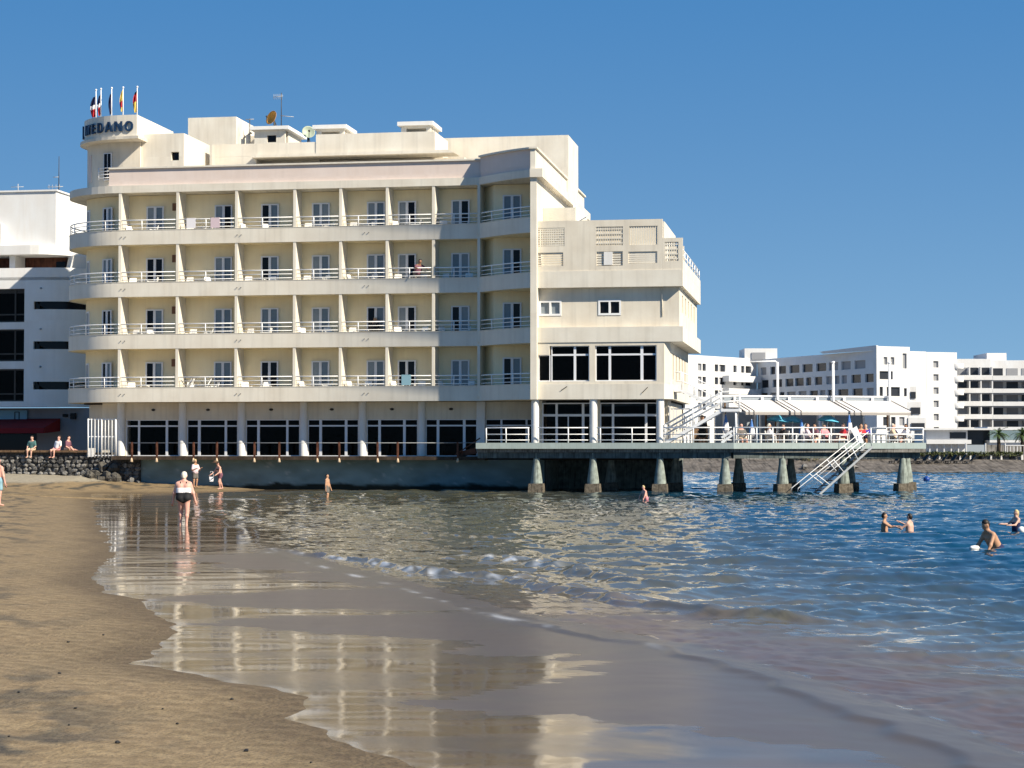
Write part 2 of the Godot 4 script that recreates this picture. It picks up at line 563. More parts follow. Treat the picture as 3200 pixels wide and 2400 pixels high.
func make_sea() -> void:
	var n1 := FastNoiseLite.new()
	n1.seed = 4
	n1.frequency = 1.0
	n1.fractal_octaves = 1
	var n2 := FastNoiseLite.new()
	n2.seed = 18
	n2.frequency = 1.0
	n2.fractal_octaves = 2
	var zs := []
	var z := -9.0
	while z > -176.0:
		zs.append(z)
		z -= (0.06 + 0.0034 * absf(z)) if z > -104.0 else 0.5
	var fine := 330
	var cols := fine + 22
	var v := PackedVector3Array()
	var c := PackedColorArray()
	var film := Color(0.150, 0.110, 0.068)
	var turbid := Color(0.135, 0.115, 0.075)
	var murk := Color(0.085, 0.083, 0.058)
	var blue := Color(0.006, 0.036, 0.066)
	var brown := Color(0.120, 0.080, 0.058)
	var grit := PackedFloat32Array()
	var foam := Color(0.72, 0.74, 0.76)
	for zz in zs:
		var xs: float = table(SHORE, zz)
		var xf: float = table(FRONT, zz)
		var x0 := xs - 1.2
		var x1 := 0.285 * absf(zz) + 6.0
		if zz < -104.0:
			x0 = -14.0
		var ca: float = table(CREST_A, zz)
		var cb: float = table(CREST_B, zz)
		var cc: float = table(CREST_C, zz)
		var cd: float = table(CREST_D, zz)
		var on_a := smoothstep(-46.0, -41.0, zz) * smoothstep(-24.6, -27.0, zz)
		var on_b := smoothstep(-43.0, -39.0, zz) * smoothstep(-30.5, -32.5, zz)
		var on_c := smoothstep(-74.0, -68.0, zz) * smoothstep(-50.0, -56.0, zz)
		var on_d := smoothstep(-29.0, -26.0, zz)
		for i in cols:
			var x := lerpf(x0, x1, float(i) / (fine - 1)) if i < fine else x1 + pow(float(i - fine + 1) / 22.0, 2.0) * 220.0
			var off := x - xf
			var sea := smoothstep(0.2, 7.0, off)
			var swash := smoothstep(-0.2, 0.9, off)
			# along the crests (mostly along x) the ripples are long, across them short
			var a: float = x * 0.98 - zz * 0.16
			var b: float = x * 0.16 + zz * 0.98
			var w1 := n1.get_noise_2d(a * 0.20, b * 0.42)
			var w2 := n1.get_noise_2d(a * 0.55 + 40.0, b * 1.05)
			var w3 := n2.get_noise_2d(x * 1.8, zz * 2.6)
			var h := sea * (1.0 if zz > -104.0 else 0.8) * (0.055 * w1 + 0.066 * w2 + 0.030 * w3 + 0.013 * n2.get_noise_2d(x * 3.4, zz * 5.0))
			h += swash * (1.0 - sea) * (0.012 * w2 + 0.012 * w3 + 0.013 * n2.get_noise_2d(x * 3.6, zz * 3.6))
			# the thin film over the sand lies almost flat
			h += (1.0 - swash) * (0.0030 * n1.get_noise_2d(x * 0.30, zz * 1.1) + 0.0012 * n2.get_noise_2d(x * 0.9 + 8.0, zz * 3.2) + 0.0020 * n1.get_noise_2d(x * 0.5, zz * 0.45 + 70.0))
			var rough := smoothstep(-4.0, -1.0, off + 3.0 * n1.get_noise_2d(x * 0.10, zz * 0.30) + 1.0 * n2.get_noise_2d(x * 0.5, zz * 1.2)) * smoothstep(1.2, 0.2, off) * smoothstep(-50.0, -40.0, zz)
			rough = maxf(rough, 0.5 * smoothstep(0.15, 0.5, n1.get_noise_2d(x * 0.10 + 30.0, zz * 0.55)) * (1.0 - swash))
			h += rough * (0.0022 * n2.get_noise_2d(x * 2.2, zz * 3.1 + 9.0) + 0.003 * w2)
			h += 0.011 * clampf(-13.0 - zz, 0.0, 8.0) * smoothstep(-21.0 - 12.0, -21.0, zz) * smoothstep(-0.6, 2.2, x) * (1.0 - swash * 0.7)
			var jag := 0.5 + 0.5 * n2.get_noise_2d(zz * 1.3, x * 0.4)
			var ha := on_a * crest(x, ca + 0.22 * w2 + 0.12 * w3, 0.17, 0.5) * (0.05 + 0.10 * jag)
			var hb := on_b * crest(x, cb + 0.22 * w2 + 0.12 * w3, 0.17, 0.5) * (0.05 + 0.11 * jag) * smoothstep(4.2, 1.5, x)
			var hc := on_c * crest(x, cc + 0.2 * w2, 0.3, 0.9) * (0.03 + 0.06 * jag)
			var hd := on_d * crest(x, cd, 0.35, 1.0) * 0.02
			var edge := crest(x, xf + 0.12 * w2, 0.10, 0.5) * (0.014 + 0.022 * smoothstep(-30.0, -20.0, zz))
			h += ha + hb + hc + hd + edge
			grit.append(maxf(rough, 0.75 * smoothstep(4.6, 2.4, off + 0.8 * w2) * swash * smoothstep(-33.0, -25.0, zz)) + 0.12 * n2.get_noise_2d(x * 1.3, zz * 2.2 + 40.0))
			v.append(Vector3(x, h, zz))
			var col := film.lerp(turbid, smoothstep(-1.0, 1.5, off))
			col = col.lerp(murk, smoothstep(1.5, 7.0, off + 1.5 * w1))
			col = col.lerp(blue, smoothstep(2.0, 12.0, x + 1.5 * w1 + 0.05 * (absf(zz) - 30.0)) * smoothstep(1.5, 7.0, off + w1))
			col = col.lerp(brown, 0.85 * clampf(swash * (1.0 - smoothstep(1.0, 4.6, off + w2)), 0.0, 1.0) * smoothstep(-36.0, -25.0, zz))
			col = col.lerp(Color(0.100, 0.080, 0.060), 0.8 * smoothstep(0.15, 0.8, rough + 0.25 * w2 + 0.3 * n2.get_noise_2d(x * 0.8, zz * 0.7 + 20.0)))
			var f := on_a * crest(x, ca - 0.10, 0.12, 0.16) * 0.75 * smoothstep(0.12, 0.45, n2.get_noise_2d(x * 3.2 + 5.0, zz * 2.4)) * smoothstep(-31.0, -36.0, zz)
			f = maxf(f, on_b * crest(x, cb - 0.1, 0.16, 0.25) * smoothstep(-35.0, -40.0, zz) * smoothstep(-0.1, 0.3, w3))
			f = maxf(f, on_c * crest(x, cc, 0.25, 0.35) * smoothstep(0.15, 0.45, n2.get_noise_2d(x * 1.2, zz * 0.9)))
			var q := Vector2((x + 12.3) / 1.5, (zz + 85.3 - (x + 12.3) * 0.4) / 1.3).length()
			f = maxf(f, smoothstep(1.1, 0.5, q) * smoothstep(-0.35, 0.1, w3))
			f = maxf(f, 0.5 * crest(x, xf, 0.05, 0.10) * smoothstep(0.1, 0.5, n2.get_noise_2d(x * 1.2 + 3.0, zz * 0.7)) * smoothstep(-20.0, -26.0, zz))
			if off < -0.5 and x - xs < 2.5 and zz > -70.0:
				var dep := h - sand_full(x, zz)
				f = maxf(f, 0.22 * smoothstep(0.009, 0.001, dep) * smoothstep(-0.25, 0.25, n2.get_noise_2d(x * 2.0, zz * 1.2)))
			if zz < -164.0:
				f = maxf(f, 0.8 * smoothstep(-166.5, -168.5, zz + w1))
			c.append(col.lerp(foam, clampf(f, 0.0, 1.0)))
	var flat := grid_mesh(v, c, zs.size(), cols)
	var arr := flat.surface_get_arrays(0)
	var all: PackedInt32Array = arr[Mesh.ARRAY_INDEX]
	var parts := [PackedInt32Array(), PackedInt32Array(), PackedInt32Array()]   # clear water, stirred water, gritty swash
	for q in range(0, all.size(), 3):
		var g := grit[all[q]]
		var p: int = 0 if g < 0.28 else (1 if g < 0.62 else 2)
		parts[p].append(all[q])
		parts[p].append(all[q + 1])
		parts[p].append(all[q + 2])
	var sea := ArrayMesh.new()
	for p in 3:
		arr[Mesh.ARRAY_INDEX] = parts[p]
		sea.add_surface_from_arrays(Mesh.PRIMITIVE_TRIANGLES, arr)
		sea.surface_set_material(p, [M.water, M.swash0, M.swash1][p])
	var o := MeshInstance3D.new()
	o.name = "sea"
	o.mesh = sea
	add_child(o, true)
	o.set_meta("kind", "structure")
	o.set_meta("label", "shallow rippled sea, a mirror-thin film of water where it meets the sand")


# ------------------------------------------------------------------ the hotel (x along its front, z out of the front)
const FIN_X := [-21.52, -18.27, -14.98, -11.76, -9.24, -6.71, -4.21, -1.77]
const DOOR_X := [-22.95, -20.4, -16.52, -13.91, -11.08, -8.04, -6.34, -3.44, -0.46]
const BAND_Y := [4.70, 7.57, 10.38, 13.20]
const DOORS := ["kg kg gg kk gg gg kk gg kg", "kk kg gg gg gg kg gk kg gk", "gg kk gg kg gg gg gk gg gk", "kg gg gk kg gg gg gk gk gg"]


func front_path() -> PackedVector2Array:
	var p := PackedVector2Array([Vector2(-25.45, -8.0)])
	for k in 15:
		var t := PI - PI / 2 * k / 14.0
		p.append(Vector2(-21.5 + 4.05 * cos(t), -3.4 + 3.4 * sin(t)))
	p.append(Vector2(-12.0, 0))
	for k in 13:
		var s := k / 12.0
		p.append(Vector2(-1.77 + 3.12 * s, 2.45 * (0.62 * s + 0.38 * (1.0 - (1.0 - s) * (1.0 - s)))))
	return p


func wall_end(a: float, b: float, n := 12) -> PackedVector2Array:   # the rounded left end, from the back to the front
	var p := PackedVector2Array()
	for k in n + 1:
		var t := PI - PI / 2 * k / n
		p.append(Vector2(-21.5 + a * cos(t), -3.4 + b * sin(t)))
	return p


func railing_on(parent: Node3D, path: PackedVector2Array, y: float, post_at: Array) -> void:
	var st := mb(true)
	var along := []
	for q in path:
		along.append(Vector3(q.x, y + 0.54, q.y))
	tube(st, along, 0.034)
	var rail := part("railing", st, M.paint, parent)
	for i in post_at:
		var q := path[i]
		st = mb(true)
		tube(st, [Vector3(q.x, y - 0.02, q.y), Vector3(q.x, y + 0.53, q.y)], 0.028)
		part("post", st, M.paint, rail)
	for e in [[0.33, 0.022], [0.12, 0.022]]:
		st = mb(true)
		var pts := []
		for q in path:
			pts.append(Vector3(q.x, y + e[0], q.y))
		tube(st, pts, e[1])
		part("rail", st, M.paint, rail)


func balcony_door(parent: Node3D, x: float, w: float, y: float, h: float, z: float, panes: String, turn := 0.0) -> void:
	var xf := Transform3D(Basis(Vector3.UP, turn), Vector3(x, y, z))
	var mid := w * 0.5
	var st := mb()
	holed(st, -0.02, w + 0.02, 0.0, h, 0.0, 0.09, [[0.06, mid - 0.07, 0.10, h - 0.07], [mid + 0.07, w - 0.06, 0.10, h - 0.07]])
	var f := part("balcony_door", st, M.frame, parent)
	f.transform = xf
	for k in 2:
		var a := 0.06 if k == 0 else mid + 0.07
		var b := mid - 0.07 if k == 0 else w - 0.06
		var m: Material = M.dark_pane if panes[k] == "k" else (M.curtain_pane if (int(x * 7.0 + y) + k) % 3 else M.curtain_pane_pale)
		block("pane", a, b, 0.10, h - 0.07, 0.02, 0.05, m, f)


func window_group(parent: Node3D, xs: Array, ys: Array, z: float, bar := 0.05, called := "window") -> void:
	# xs: the pane edges in pairs, ys: the same upwards
	var holes := []
	for i in range(0, xs.size(), 2):
		for j in range(0, ys.size(), 2):
			holes.append([xs[i], xs[i + 1], ys[j], ys[j + 1]])
	var st := mb()
	holed(st, xs[0] - bar, xs[-1] + bar, ys[0] - bar, ys[-1] + bar, z - 0.06, z + 0.06, holes)
	var f := part(called, st, M.frame, parent)
	for h in holes:
		block("pane", h[0], h[1], h[2], h[3], z - 0.012, z + 0.012, M.glass, f)


func make_hotel() -> void:
	var o := thing("hotel", "cream five-storey seaside hotel with curved balconies, rounded corner tower and wing over the water", "hotel")
	o.transform = hotel_frame
	var path := front_path()
	# core: back walls of the balconies
	var core := PackedVector2Array([Vector2(-24.65, -27.0)])
	core.append_array(wall_end(3.15, 2.2))
	core.append_array(PackedVector2Array([Vector2(-1.62, -1.2), Vector2(-1.62, -27.0)]))
	var st := mb()
	prism(st, core, 4.74, 16.0)
	part("balcony_back_wall", st, M.yellow, o)
	st = mb()
	prism(st, PackedVector2Array([Vector2(-1.617, -18.0), Vector2(-1.617, -1.1), Vector2(-0.95, 0.0), Vector2(1.36, 0.0), Vector2(1.36, -18.0)]), 4.74, 16.0)
	part("balcony_back_wall", st, M.yellow, o)
	# balcony bands with their floor slabs
	for k in 4:
		var y: float = BAND_Y[k]
		st = mb()
		strip(st, path, 0.14, y, y + 0.77)
		part("balcony_parapet", st, M.cream_white, o)
		var plan := offset_path(path, 0.14)
		plan.append(Vector2(1.35, -0.9))
		plan.append(Vector2(-22.0, -1.5))
		plan.append(Vector2(-24.3, -8.0))
		st = mb()
		prism(st, plan, y + 0.004, y + 0.2)
		part("balcony_floor", st, M.yellow, o)
		# coping along the top edge
		st = mb()
		var cop := offset_path(path, -0.015)
		strip(st, cop, 0.17, y + 0.772, y + 0.80)
		part("coping", st, M.cream_white, o)
		for u in [-21.4, -14.9, -7.9]:
			st = mb(true)
			tube(st, [Vector3(u, y + 0.43, -0.03), Vector3(u, y + 0.42, 0.07)], 0.02)
			tube(st, [Vector3(u + 0.22, y + 0.43, -0.03), Vector3(u + 0.22, y + 0.42, 0.07)], 0.02)
			part("drain_spout", st, M.soot, o)
		# railings
		var r := PackedVector2Array()
		for i in range(0, 16):
			r.append(path[i])
		r.append(Vector2(FIN_X[0] - 0.03, 0.0))
		railing_on(o, offset_path(r, 0.07), y + 0.79, [1, 4, 7, 10, 13])
		for i in 7:
			var a: float = FIN_X[i] + 0.1
			var b: float = FIN_X[i + 1] - 0.04
			var mid := lerpf(a, b, 0.42 + 0.12 * ((i * 3) % 4 - 1.5) * 0.3)
			railing_on(o, PackedVector2Array([Vector2(a, -0.07), Vector2(mid, -0.07), Vector2(b, -0.07)]), y + 0.79, [1])
		r = PackedVector2Array()
		for i in range(17, path.size()):
			r.append(path[i])
		r = offset_path(r, 0.07)
		r[0] += Vector2(0.06, 0.03)
		railing_on(o, r, y + 0.79, [3, 8])
		# partition fins
		var top: float = BAND_Y[k + 1] if k < 3 else 16.02
		for i in 8:
			block("partition_wall", FIN_X[i] - 0.06, FIN_X[i] + 0.09, y + 0.2, top + 0.002, -1.25, -0.02 if i < 7 else 0.06, M.cream_white, o)
		# doors
		var row: PackedStringArray = DOORS[k].split(" ")
		for i in 9:
			var x: float = DOOR_X[i]
			if i == 0:
				balcony_door(o, x, 0.62, y + 0.2, 2.0, -1.36, row[i], -0.33)
				st = mb()
				box(st, -0.02, 0.42, 0, 2.0, 0, 0.08)
				var sw := part("narrow_window", st, M.frame, o)
				sw.transform = Transform3D(Basis(Vector3.UP, -0.86), Vector3(-24.27, y + 0.2, -2.41))
				block("pane", 0.06, 0.34, 0.1, 1.9, 0.06, 0.095, M.shutter_pane, sw)
			else:
				balcony_door(o, x, 0.95, y + 0.2, 2.0 if i < 8 else 2.05, -1.2 if i < 8 else 0.0, row[i])
		if k >= 0:
			block("air_vent", -18.95, -18.5, y + 1.95, y + 2.35, -1.22, -1.14, M.interior_table, o)
	# roof slab over the top balconies, parapet above it
	st = mb()
	var slab := path.duplicate()
	slab.append(Vector2(1.35, -16.0))
	slab.append(Vector2(-25.4, -16.0))
	prism(st, slab, 16.02, 16.42)
	part("roof_slab", st, M.cream_white, o)
	st = mb()
	var par := PackedVector2Array([Vector2(-22.2, -0.16), Vector2(-1.62, -0.16)])
	strip(st, par, 0.25, 16.42, 17.33)
	part("roof_parapet", st, M.pink, o)
	st = mb()
	strip(st, PackedVector2Array([Vector2(-22.2, -0.06), Vector2(-1.66, -0.06)]), 0.40, 17.333, 17.42)
	part("coping", st, M.cream_white, o)
	var bay := PackedVector2Array()
	for i in range(17, path.size()):
		bay.append(path[i])
	bay = offset_path(bay, 0.10)
	st = mb()
	strip(st, bay, 0.25, 16.42, 17.46)
	part("roof_parapet", st, M.pink, o)
	st = mb()
	strip(st, offset_path(bay, -0.13), 0.42, 17.463, 17.56)
	part("coping", st, M.cream_white, o)
	# right-hand side wall of the main block
	st = mb()
	box(st, 1.36, 1.69, 4.70, 16.0, -17.9, 2.50)
	part("side_wall", st, M.cream_white, o)
	st = mb()
	box(st, 1.352, 2.0, 16.0, 16.44, -17.0, 2.62)
	part("side_fascia", st, M.cream_white, o)
	st = mb()
	box(st, 1.36, 1.62, 16.443, 17.46, -17.0, 2.50)
	part("side_parapet", st, M.cream_white, o)
	st = mb()
	box(st, 1.30, 1.72, 17.463, 17.56, -17.1, 2.58)
	part("coping", st, M.cream_white, o)
	hotel_roof(o)
	hotel_ground_floor(o)
	hotel_wing(o)


func hotel_roof(o: Node3D) -> void:
	# rounded corner tower with the sign box
	var st := mb()
	var tower := PackedVector2Array([Vector2(-24.65, -9.0)])
	tower.append_array(wall_end(3.15, 2.0))
	tower.append_array(PackedVector2Array([Vector2(-20.9, -1.4), Vector2(-20.9, -9.0)]))
	prism(st, tower, 16.42, 19.2)
	part("corner_tower", st, M.cream, o)
	st = mb()
	var sign_plan := PackedVector2Array([Vector2(-24.75, -6.4)])
	sign_plan.append_array(wall_end(3.25, 2.85))
	sign_plan.append_array(PackedVector2Array([Vector2(-20.78, -0.55), Vector2(-20.78, -6.4)]))
	prism(st, sign_plan, 19.18, 20.36)
	part("sign_box", st, M.cream_white, o)
	st = mb()
	var lip := PackedVector2Array([Vector2(-24.98, -6.4)])
	lip.append_array(wall_end(3.48, 3.0))
	lip.append_array(PackedVector2Array([Vector2(-20.6, -0.28), Vector2(-20.6, -6.4)]))
	prism(st, lip, 19.02, 19.177)
	part("sign_box_ledge", st, M.cream, o)
	# raised letters round the curve of the sign box
	var font := SystemFont.new()
	font.font_names = PackedStringArray(["Droid Sans"])
	font.font_weight = 700
	var letters := "LMEDANO"
	var at_x := [-24.52, -23.93, -23.44, -22.95, -22.4, -21.82, -21.22]
	for i in letters.length():
		var tm := TextMesh.new()
		tm.text = letters[i]
		tm.font = font
		tm.font_size = 48
		tm.pixel_size = 0.54 / (48 * 0.714)
		tm.depth = 0.09
		var c: float = clampf((at_x[i] + 21.5) / 3.25, -1.0, 1.0)
		var s := sqrt(1.0 - c * c)
		var z := -3.4 + 2.85 * s if at_x[i] < -21.5 else -0.55
		var n := Vector2(c / 3.25, s / 2.85).normalized() if at_x[i] < -21.5 else Vector2(0.01, 1)
		var tall := 1.35 if i == 0 else 1.0
		put("sign_letter", tm, M.letter_blue, o, Transform3D(Basis(Vector3.UP, atan2(n.x, n.y)).scaled_local(Vector3(1, tall, 1)), Vector3(at_x[i] + n.x * 0.05, 19.72, z + n.y * 0.05)))
	# tower door with a small rail, shuttered window
	st = mb()
	box(st, 0, 0.52, 0, 1.5, 0, 0.08)
	var d := part("tower_window", st, M.frame, o)
	d.transform = Transform3D(Basis(Vector3.UP, -0.25), Vector3(-23.05, 16.95, -1.62))
	block("pane", 0.05, 0.24, 0.06, 1.45, 0.06, 0.095, M.dark_pane, d)
	block("pane", 0.29, 0.47, 0.06, 1.45, 0.06, 0.095, M.dark_pane, d)
	st = mb(true)
	for y in [0.1, 0.28, 0.46, 0.64]:
		tube(st, [Vector3(-0.15, y, 0.3), Vector3(0.6, y, 0.3)], 0.025)
	for x in [-0.15, 0.6]:
		tube(st, [Vector3(x, 0.0, 0.3), Vector3(x, 0.66, 0.3)], 0.025)
		tube(st, [Vector3(x, 0.6, 0.3), Vector3(x, 0.6, -0.05)], 0.02)
	part("window_guard", st, M.paint, d)
	st = mb()
	box(st, 0, 0.4, 0, 1.5, 0, 0.06)
	part("shutter", st, M.pink, o).transform = Transform3D(Basis(Vector3.UP, -0.81), Vector3(-24.27, 16.95, -2.50))
	# stepped blocks behind the parapet
	st = mb()
	holed(st, -20.89, -18.47, 16.42, 19.45, -1.9, -1.6, [[-19.2, -18.75, 17.97, 18.44]])
	box(st, -20.89, -18.47, 16.42, 19.45, -6.0, -1.903)
	part("roof_block", st, M.cream_white, o)
	block("pane", -19.2, -18.75, 17.97, 18.44, -1.88, -1.85, M.dark_pane, o)
	st = mb()
	box(st, -18.45, -17.0, 17.5, 17.62, -4.4, -2.2)
	part("canopy", st, M.cream_white, o)
	st = mb()
	box(st, -20.8, -17.87, 16.42, 21.6, -14.0, -9.0)
	part("penthouse", st, M.cream_white, o)
	st = mb()
	box(st, -18.0, -11.94, 18.62, 19.33, -6.6, -5.0)
	part("roof_block", st, M.cream_white, o)
	st = mb()
	box(st, -18.0, -11.97, 16.42, 18.617, -6.6, -6.0)
	box(st, -18.0, -15.4, 16.42, 18.617, -5.997, -5.003)
	part("roof_wall", st, M.cream_white, o)
	st = mb()
	box(st, -11.938, -5.15, 18.62, 19.74, -8.6, -4.96)
	part("roof_block", st, M.cream_white, o)
	st = mb()
	hexa(st, [Vector3(-15.5, 18.45, -5.9), Vector3(-3.9, 18.45, -5.9), Vector3(-4.0, 18.45, -4.4), Vector3(-15.5, 18.45, -4.4), Vector3(-15.5, 18.61, -5.9), Vector3(-4.2, 18.61, -5.9), Vector3(-4.3, 18.61, -4.4), Vector3(-15.5, 18.61, -4.4)])
	part("canopy", st, M.cream_white, o)
	st = mb()
	box(st, -11.965, -3.7, 16.42, 18.44, -8.0, -6.1)
	part("roof_wall", st, M.cream, o)
	st = mb()
	box(st, -17.0, -3.75, 16.42, 17.92, -4.6, -4.42)
	part("roof_wall", st, M.cream_white, o)
	# two capped chimney stacks with slots
	for e in [[-12.2, -10.6, 20.2], [-7.3, -5.62, 20.25]]:
		st = mb()
		holed(st, e[0], e[1], 19.3, e[2], -6.3, -6.0, [[e[0] + 0.3, e[1] - 0.25, e[2] - 0.38, e[2] - 0.14]])
		box(st, e[0], e[1], 16.42, e[2], -8.2, -6.6)
		box(st, e[0], e[1], 19.3, e[2] - 0.4, -6.597, -6.303)
		var ch := part("chimney", st, M.cream_white, o)
		st = mb()
		box(st, e[0] - 0.18, e[1] + 0.18, e[2] + 0.003, e[2] + 0.22, -8.3, -5.8)
		part("chimney_cap", st, M.white_wall, ch)
	# hut with a flat white roof
	st = mb()
	holed(st, -16.45, -14.62, 16.42, 20.58, -8.2, -8.0, [[-15.68, -15.14, 19.87, 20.28]])
	box(st, -16.45, -14.62, 16.42, 20.58, -11.5, -8.7)
	var hut := part("roof_hut", st, M.cream_white, o)
	block("pane", -15.68, -15.14, 19.87, 20.28, -8.16, -8.13, M.dark_pane, hut)
	block("hut_roof", -16.65, -14.35, 20.583, 20.78, -11.7, -7.75, M.white_wall, hut)
	st = mb()
	box(st, -17.3, -16.6, 16.42, 20.6, -12.5, -10.0)
	tube(st, [Vector3(-17.0, 19.6, -8.6), Vector3(-17.0, 20.4, -8.6), Vector3(-16.85, 20.6, -8.6)], 0.14)
	tube(st, [Vector3(-17.35, 19.6, -8.7), Vector3(-17.35, 20.2, -8.7), Vector3(-17.2, 20.4, -8.7)], 0.12)
	part("vent_pipes", st, M.cream, o)
	# big block at the right end
	st = mb()
	box(st, -5.9, 1.74, 16.42, 20.0, -13.3, -9.0)
	part("lift_block", st, M.cream_white, o)


func hotel_ground_floor(o: Node3D) -> void:
	var st := mb()
	var groups := [[-21.46, -20.84, -20.73, -19.26, -19.13, -18.55], [-18.0, -17.43, -17.28, -15.92, -15.79, -15.22], [-14.68, -14.09, -13.95, -12.47, -12.35, -11.75], [-11.22, -10.63, -10.49, -9.22, -9.08, -8.5], [-7.97, -7.38, -7.24, -6.02, -5.88, -5.26], [-4.74, -4.19, -4.05, -2.77, -2.63, -2.05], [-1.5, -0.75, -0.65, 0.6, 0.7, 1.2]]
	var holes := []
	for g in groups:
		for q in g.size():
			g[q] -= 0.12
		holes.append([g[0] - 0.05, g[5] + 0.05, 1.78, 3.76])
	holed(st, -23.0, 1.36, 1.70, 4.69, -1.75, -1.45, holes)
	part("ground_floor_wall", st, M.cream, o)
	st = mb()
	var plan := wall_end(2.95, 1.84)
	var inner := offset_path(plan, 0.25)
	strip(st, plan, 0.25, 1.70, 4.69)
	part("ground_floor_corner", st, M.cream, o)
	for g in groups:
		window_group(o, g, [1.83, 3.38, 3.46, 3.72], -1.55)
	# the room behind the glass
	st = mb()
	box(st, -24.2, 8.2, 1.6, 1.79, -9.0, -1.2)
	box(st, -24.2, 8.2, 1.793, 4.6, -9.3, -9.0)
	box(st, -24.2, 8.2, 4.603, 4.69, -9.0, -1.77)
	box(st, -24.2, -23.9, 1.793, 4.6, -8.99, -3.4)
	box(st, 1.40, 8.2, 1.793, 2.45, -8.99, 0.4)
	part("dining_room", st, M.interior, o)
	for k in 8:
		st = mb()
		var u := -20.5 + k * 2.6 + 0.5 * sin(k * 5.1)
		box(st, u, u + 1.1, 2.48, 2.53, -3.6, -2.6)
		for q in [[0.1, -3.5], [1.0, -3.5], [0.1, -2.7], [1.0, -2.7]]:
			box(st, u + q[0] - 0.03, u + q[0] + 0.03, 1.79, 2.478, q[1] - 0.03, q[1] + 0.03)
		part("dining_table", st, M.interior_table, o)
	# round white columns
	for u in [-21.78, -18.27, -14.95, -11.48, -8.23, -4.99]:
		st = mb(true)
		lathe(st, Vector3(u - 0.12, 0, -1.38), [Vector2(0.225, 1.80), Vector2(0.205, 4.69)], 20)
		part("column", st, M.white_wall, o)
	block("pilaster", -2.1, -1.66, 1.80, 4.69, -1.447, -1.2, M.white_wall, o)
	for u in [-19.95, -16.85, -13.3, -9.93, -6.62, -3.4]:
		st = mb(true)
		ball(st, Vector3(u - 0.12, 4.30, -1.43), Vector3(0.12, 0.07, 0.09), 8)
		part("wall_lamp", st, M.soot, o)
	# ledge, sea wall below it, terrace railing of brown posts
	st = mb()
	box(st, -21.9, -1.46, 1.60, 1.79, -1.197, -0.06)
	part("terrace_ledge", st, M.brown_ledge, o)
	var v := PackedVector3Array()
	var c := PackedColorArray()
	var w1 := FastNoiseLite.new()
	w1.seed = 71
	w1.frequency = 0.55
	w1.fractal_octaves = 4
	var cols := 150
	var rows := 24
	for j in rows:
		for i in cols:
			var x := lerpf(-20.6, 1.55, float(i) / (cols - 1))
			var y := lerpf(-0.6, 1.61, float(j) / (rows - 1))
			var n := w1.get_noise_2d(x, y * 2.0)
			v.append(Vector3(x, y, -1.0 + 0.015 * n - 0.02))
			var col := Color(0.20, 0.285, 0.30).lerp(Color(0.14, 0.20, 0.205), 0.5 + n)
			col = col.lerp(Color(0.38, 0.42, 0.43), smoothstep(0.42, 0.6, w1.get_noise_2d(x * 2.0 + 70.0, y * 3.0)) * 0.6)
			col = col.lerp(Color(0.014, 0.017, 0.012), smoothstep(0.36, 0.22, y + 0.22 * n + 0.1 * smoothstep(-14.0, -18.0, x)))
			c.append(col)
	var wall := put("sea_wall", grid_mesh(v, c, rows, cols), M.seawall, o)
	st = mb()
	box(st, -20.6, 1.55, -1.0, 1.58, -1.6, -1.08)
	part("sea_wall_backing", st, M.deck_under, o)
	block("rear_wall", 1.0, 8.35, -1.0, 2.0, -7.0, -6.6, M.pillar_green, o)
	block("rear_wall", 1.2, 1.55, -1.0, 2.0, -6.597, -1.605, M.pillar_green, o)
	var rail := part("terrace_railing", rail_shape([[-21.0, 2.50], [-1.6, 2.50]], -0.10, 0.018), M.steel, o)
	for u in [-20.78, -19.37, -17.31, -16.01, -13.93, -12.56, -10.47, -9.28, -7.2, -6.11, -2.9]:
		st = mb()
		box(st, u - 0.045, u + 0.045, 1.62, 2.54, -0.145, -0.055)
		part("post", st, M.terracotta, rail)
		st = mb(true)
		lathe(st, Vector3(u + 0.02, 0, 0.0), [Vector2(0.0, 1.70), Vector2(0.04, 1.68), Vector2(0.09, 1.48), Vector2(0.0, 1.48)], 10)
		part("post_foot", st, M.tan_cloth, rail)
	st = mb()
	beam(st, Vector3(-3.1, 1.85, -0.3), Vector3(-1.75, 2.75, -0.3), 0.08, 0.06)
	beam(st, Vector3(-3.0, 1.85, -0.5), Vector3(-2.0, 2.1, -0.5), 0.3, 0.3)
	part("slipway_ladder", st, M.terracotta, o)


func rail_shape(ends: Array, z: float, r: float) -> SurfaceTool:
	var st := mb(true)
	tube(st, [Vector3(ends[0][0], ends[0][1], z), Vector3(ends[1][0], ends[1][1], z)], r)
	return st


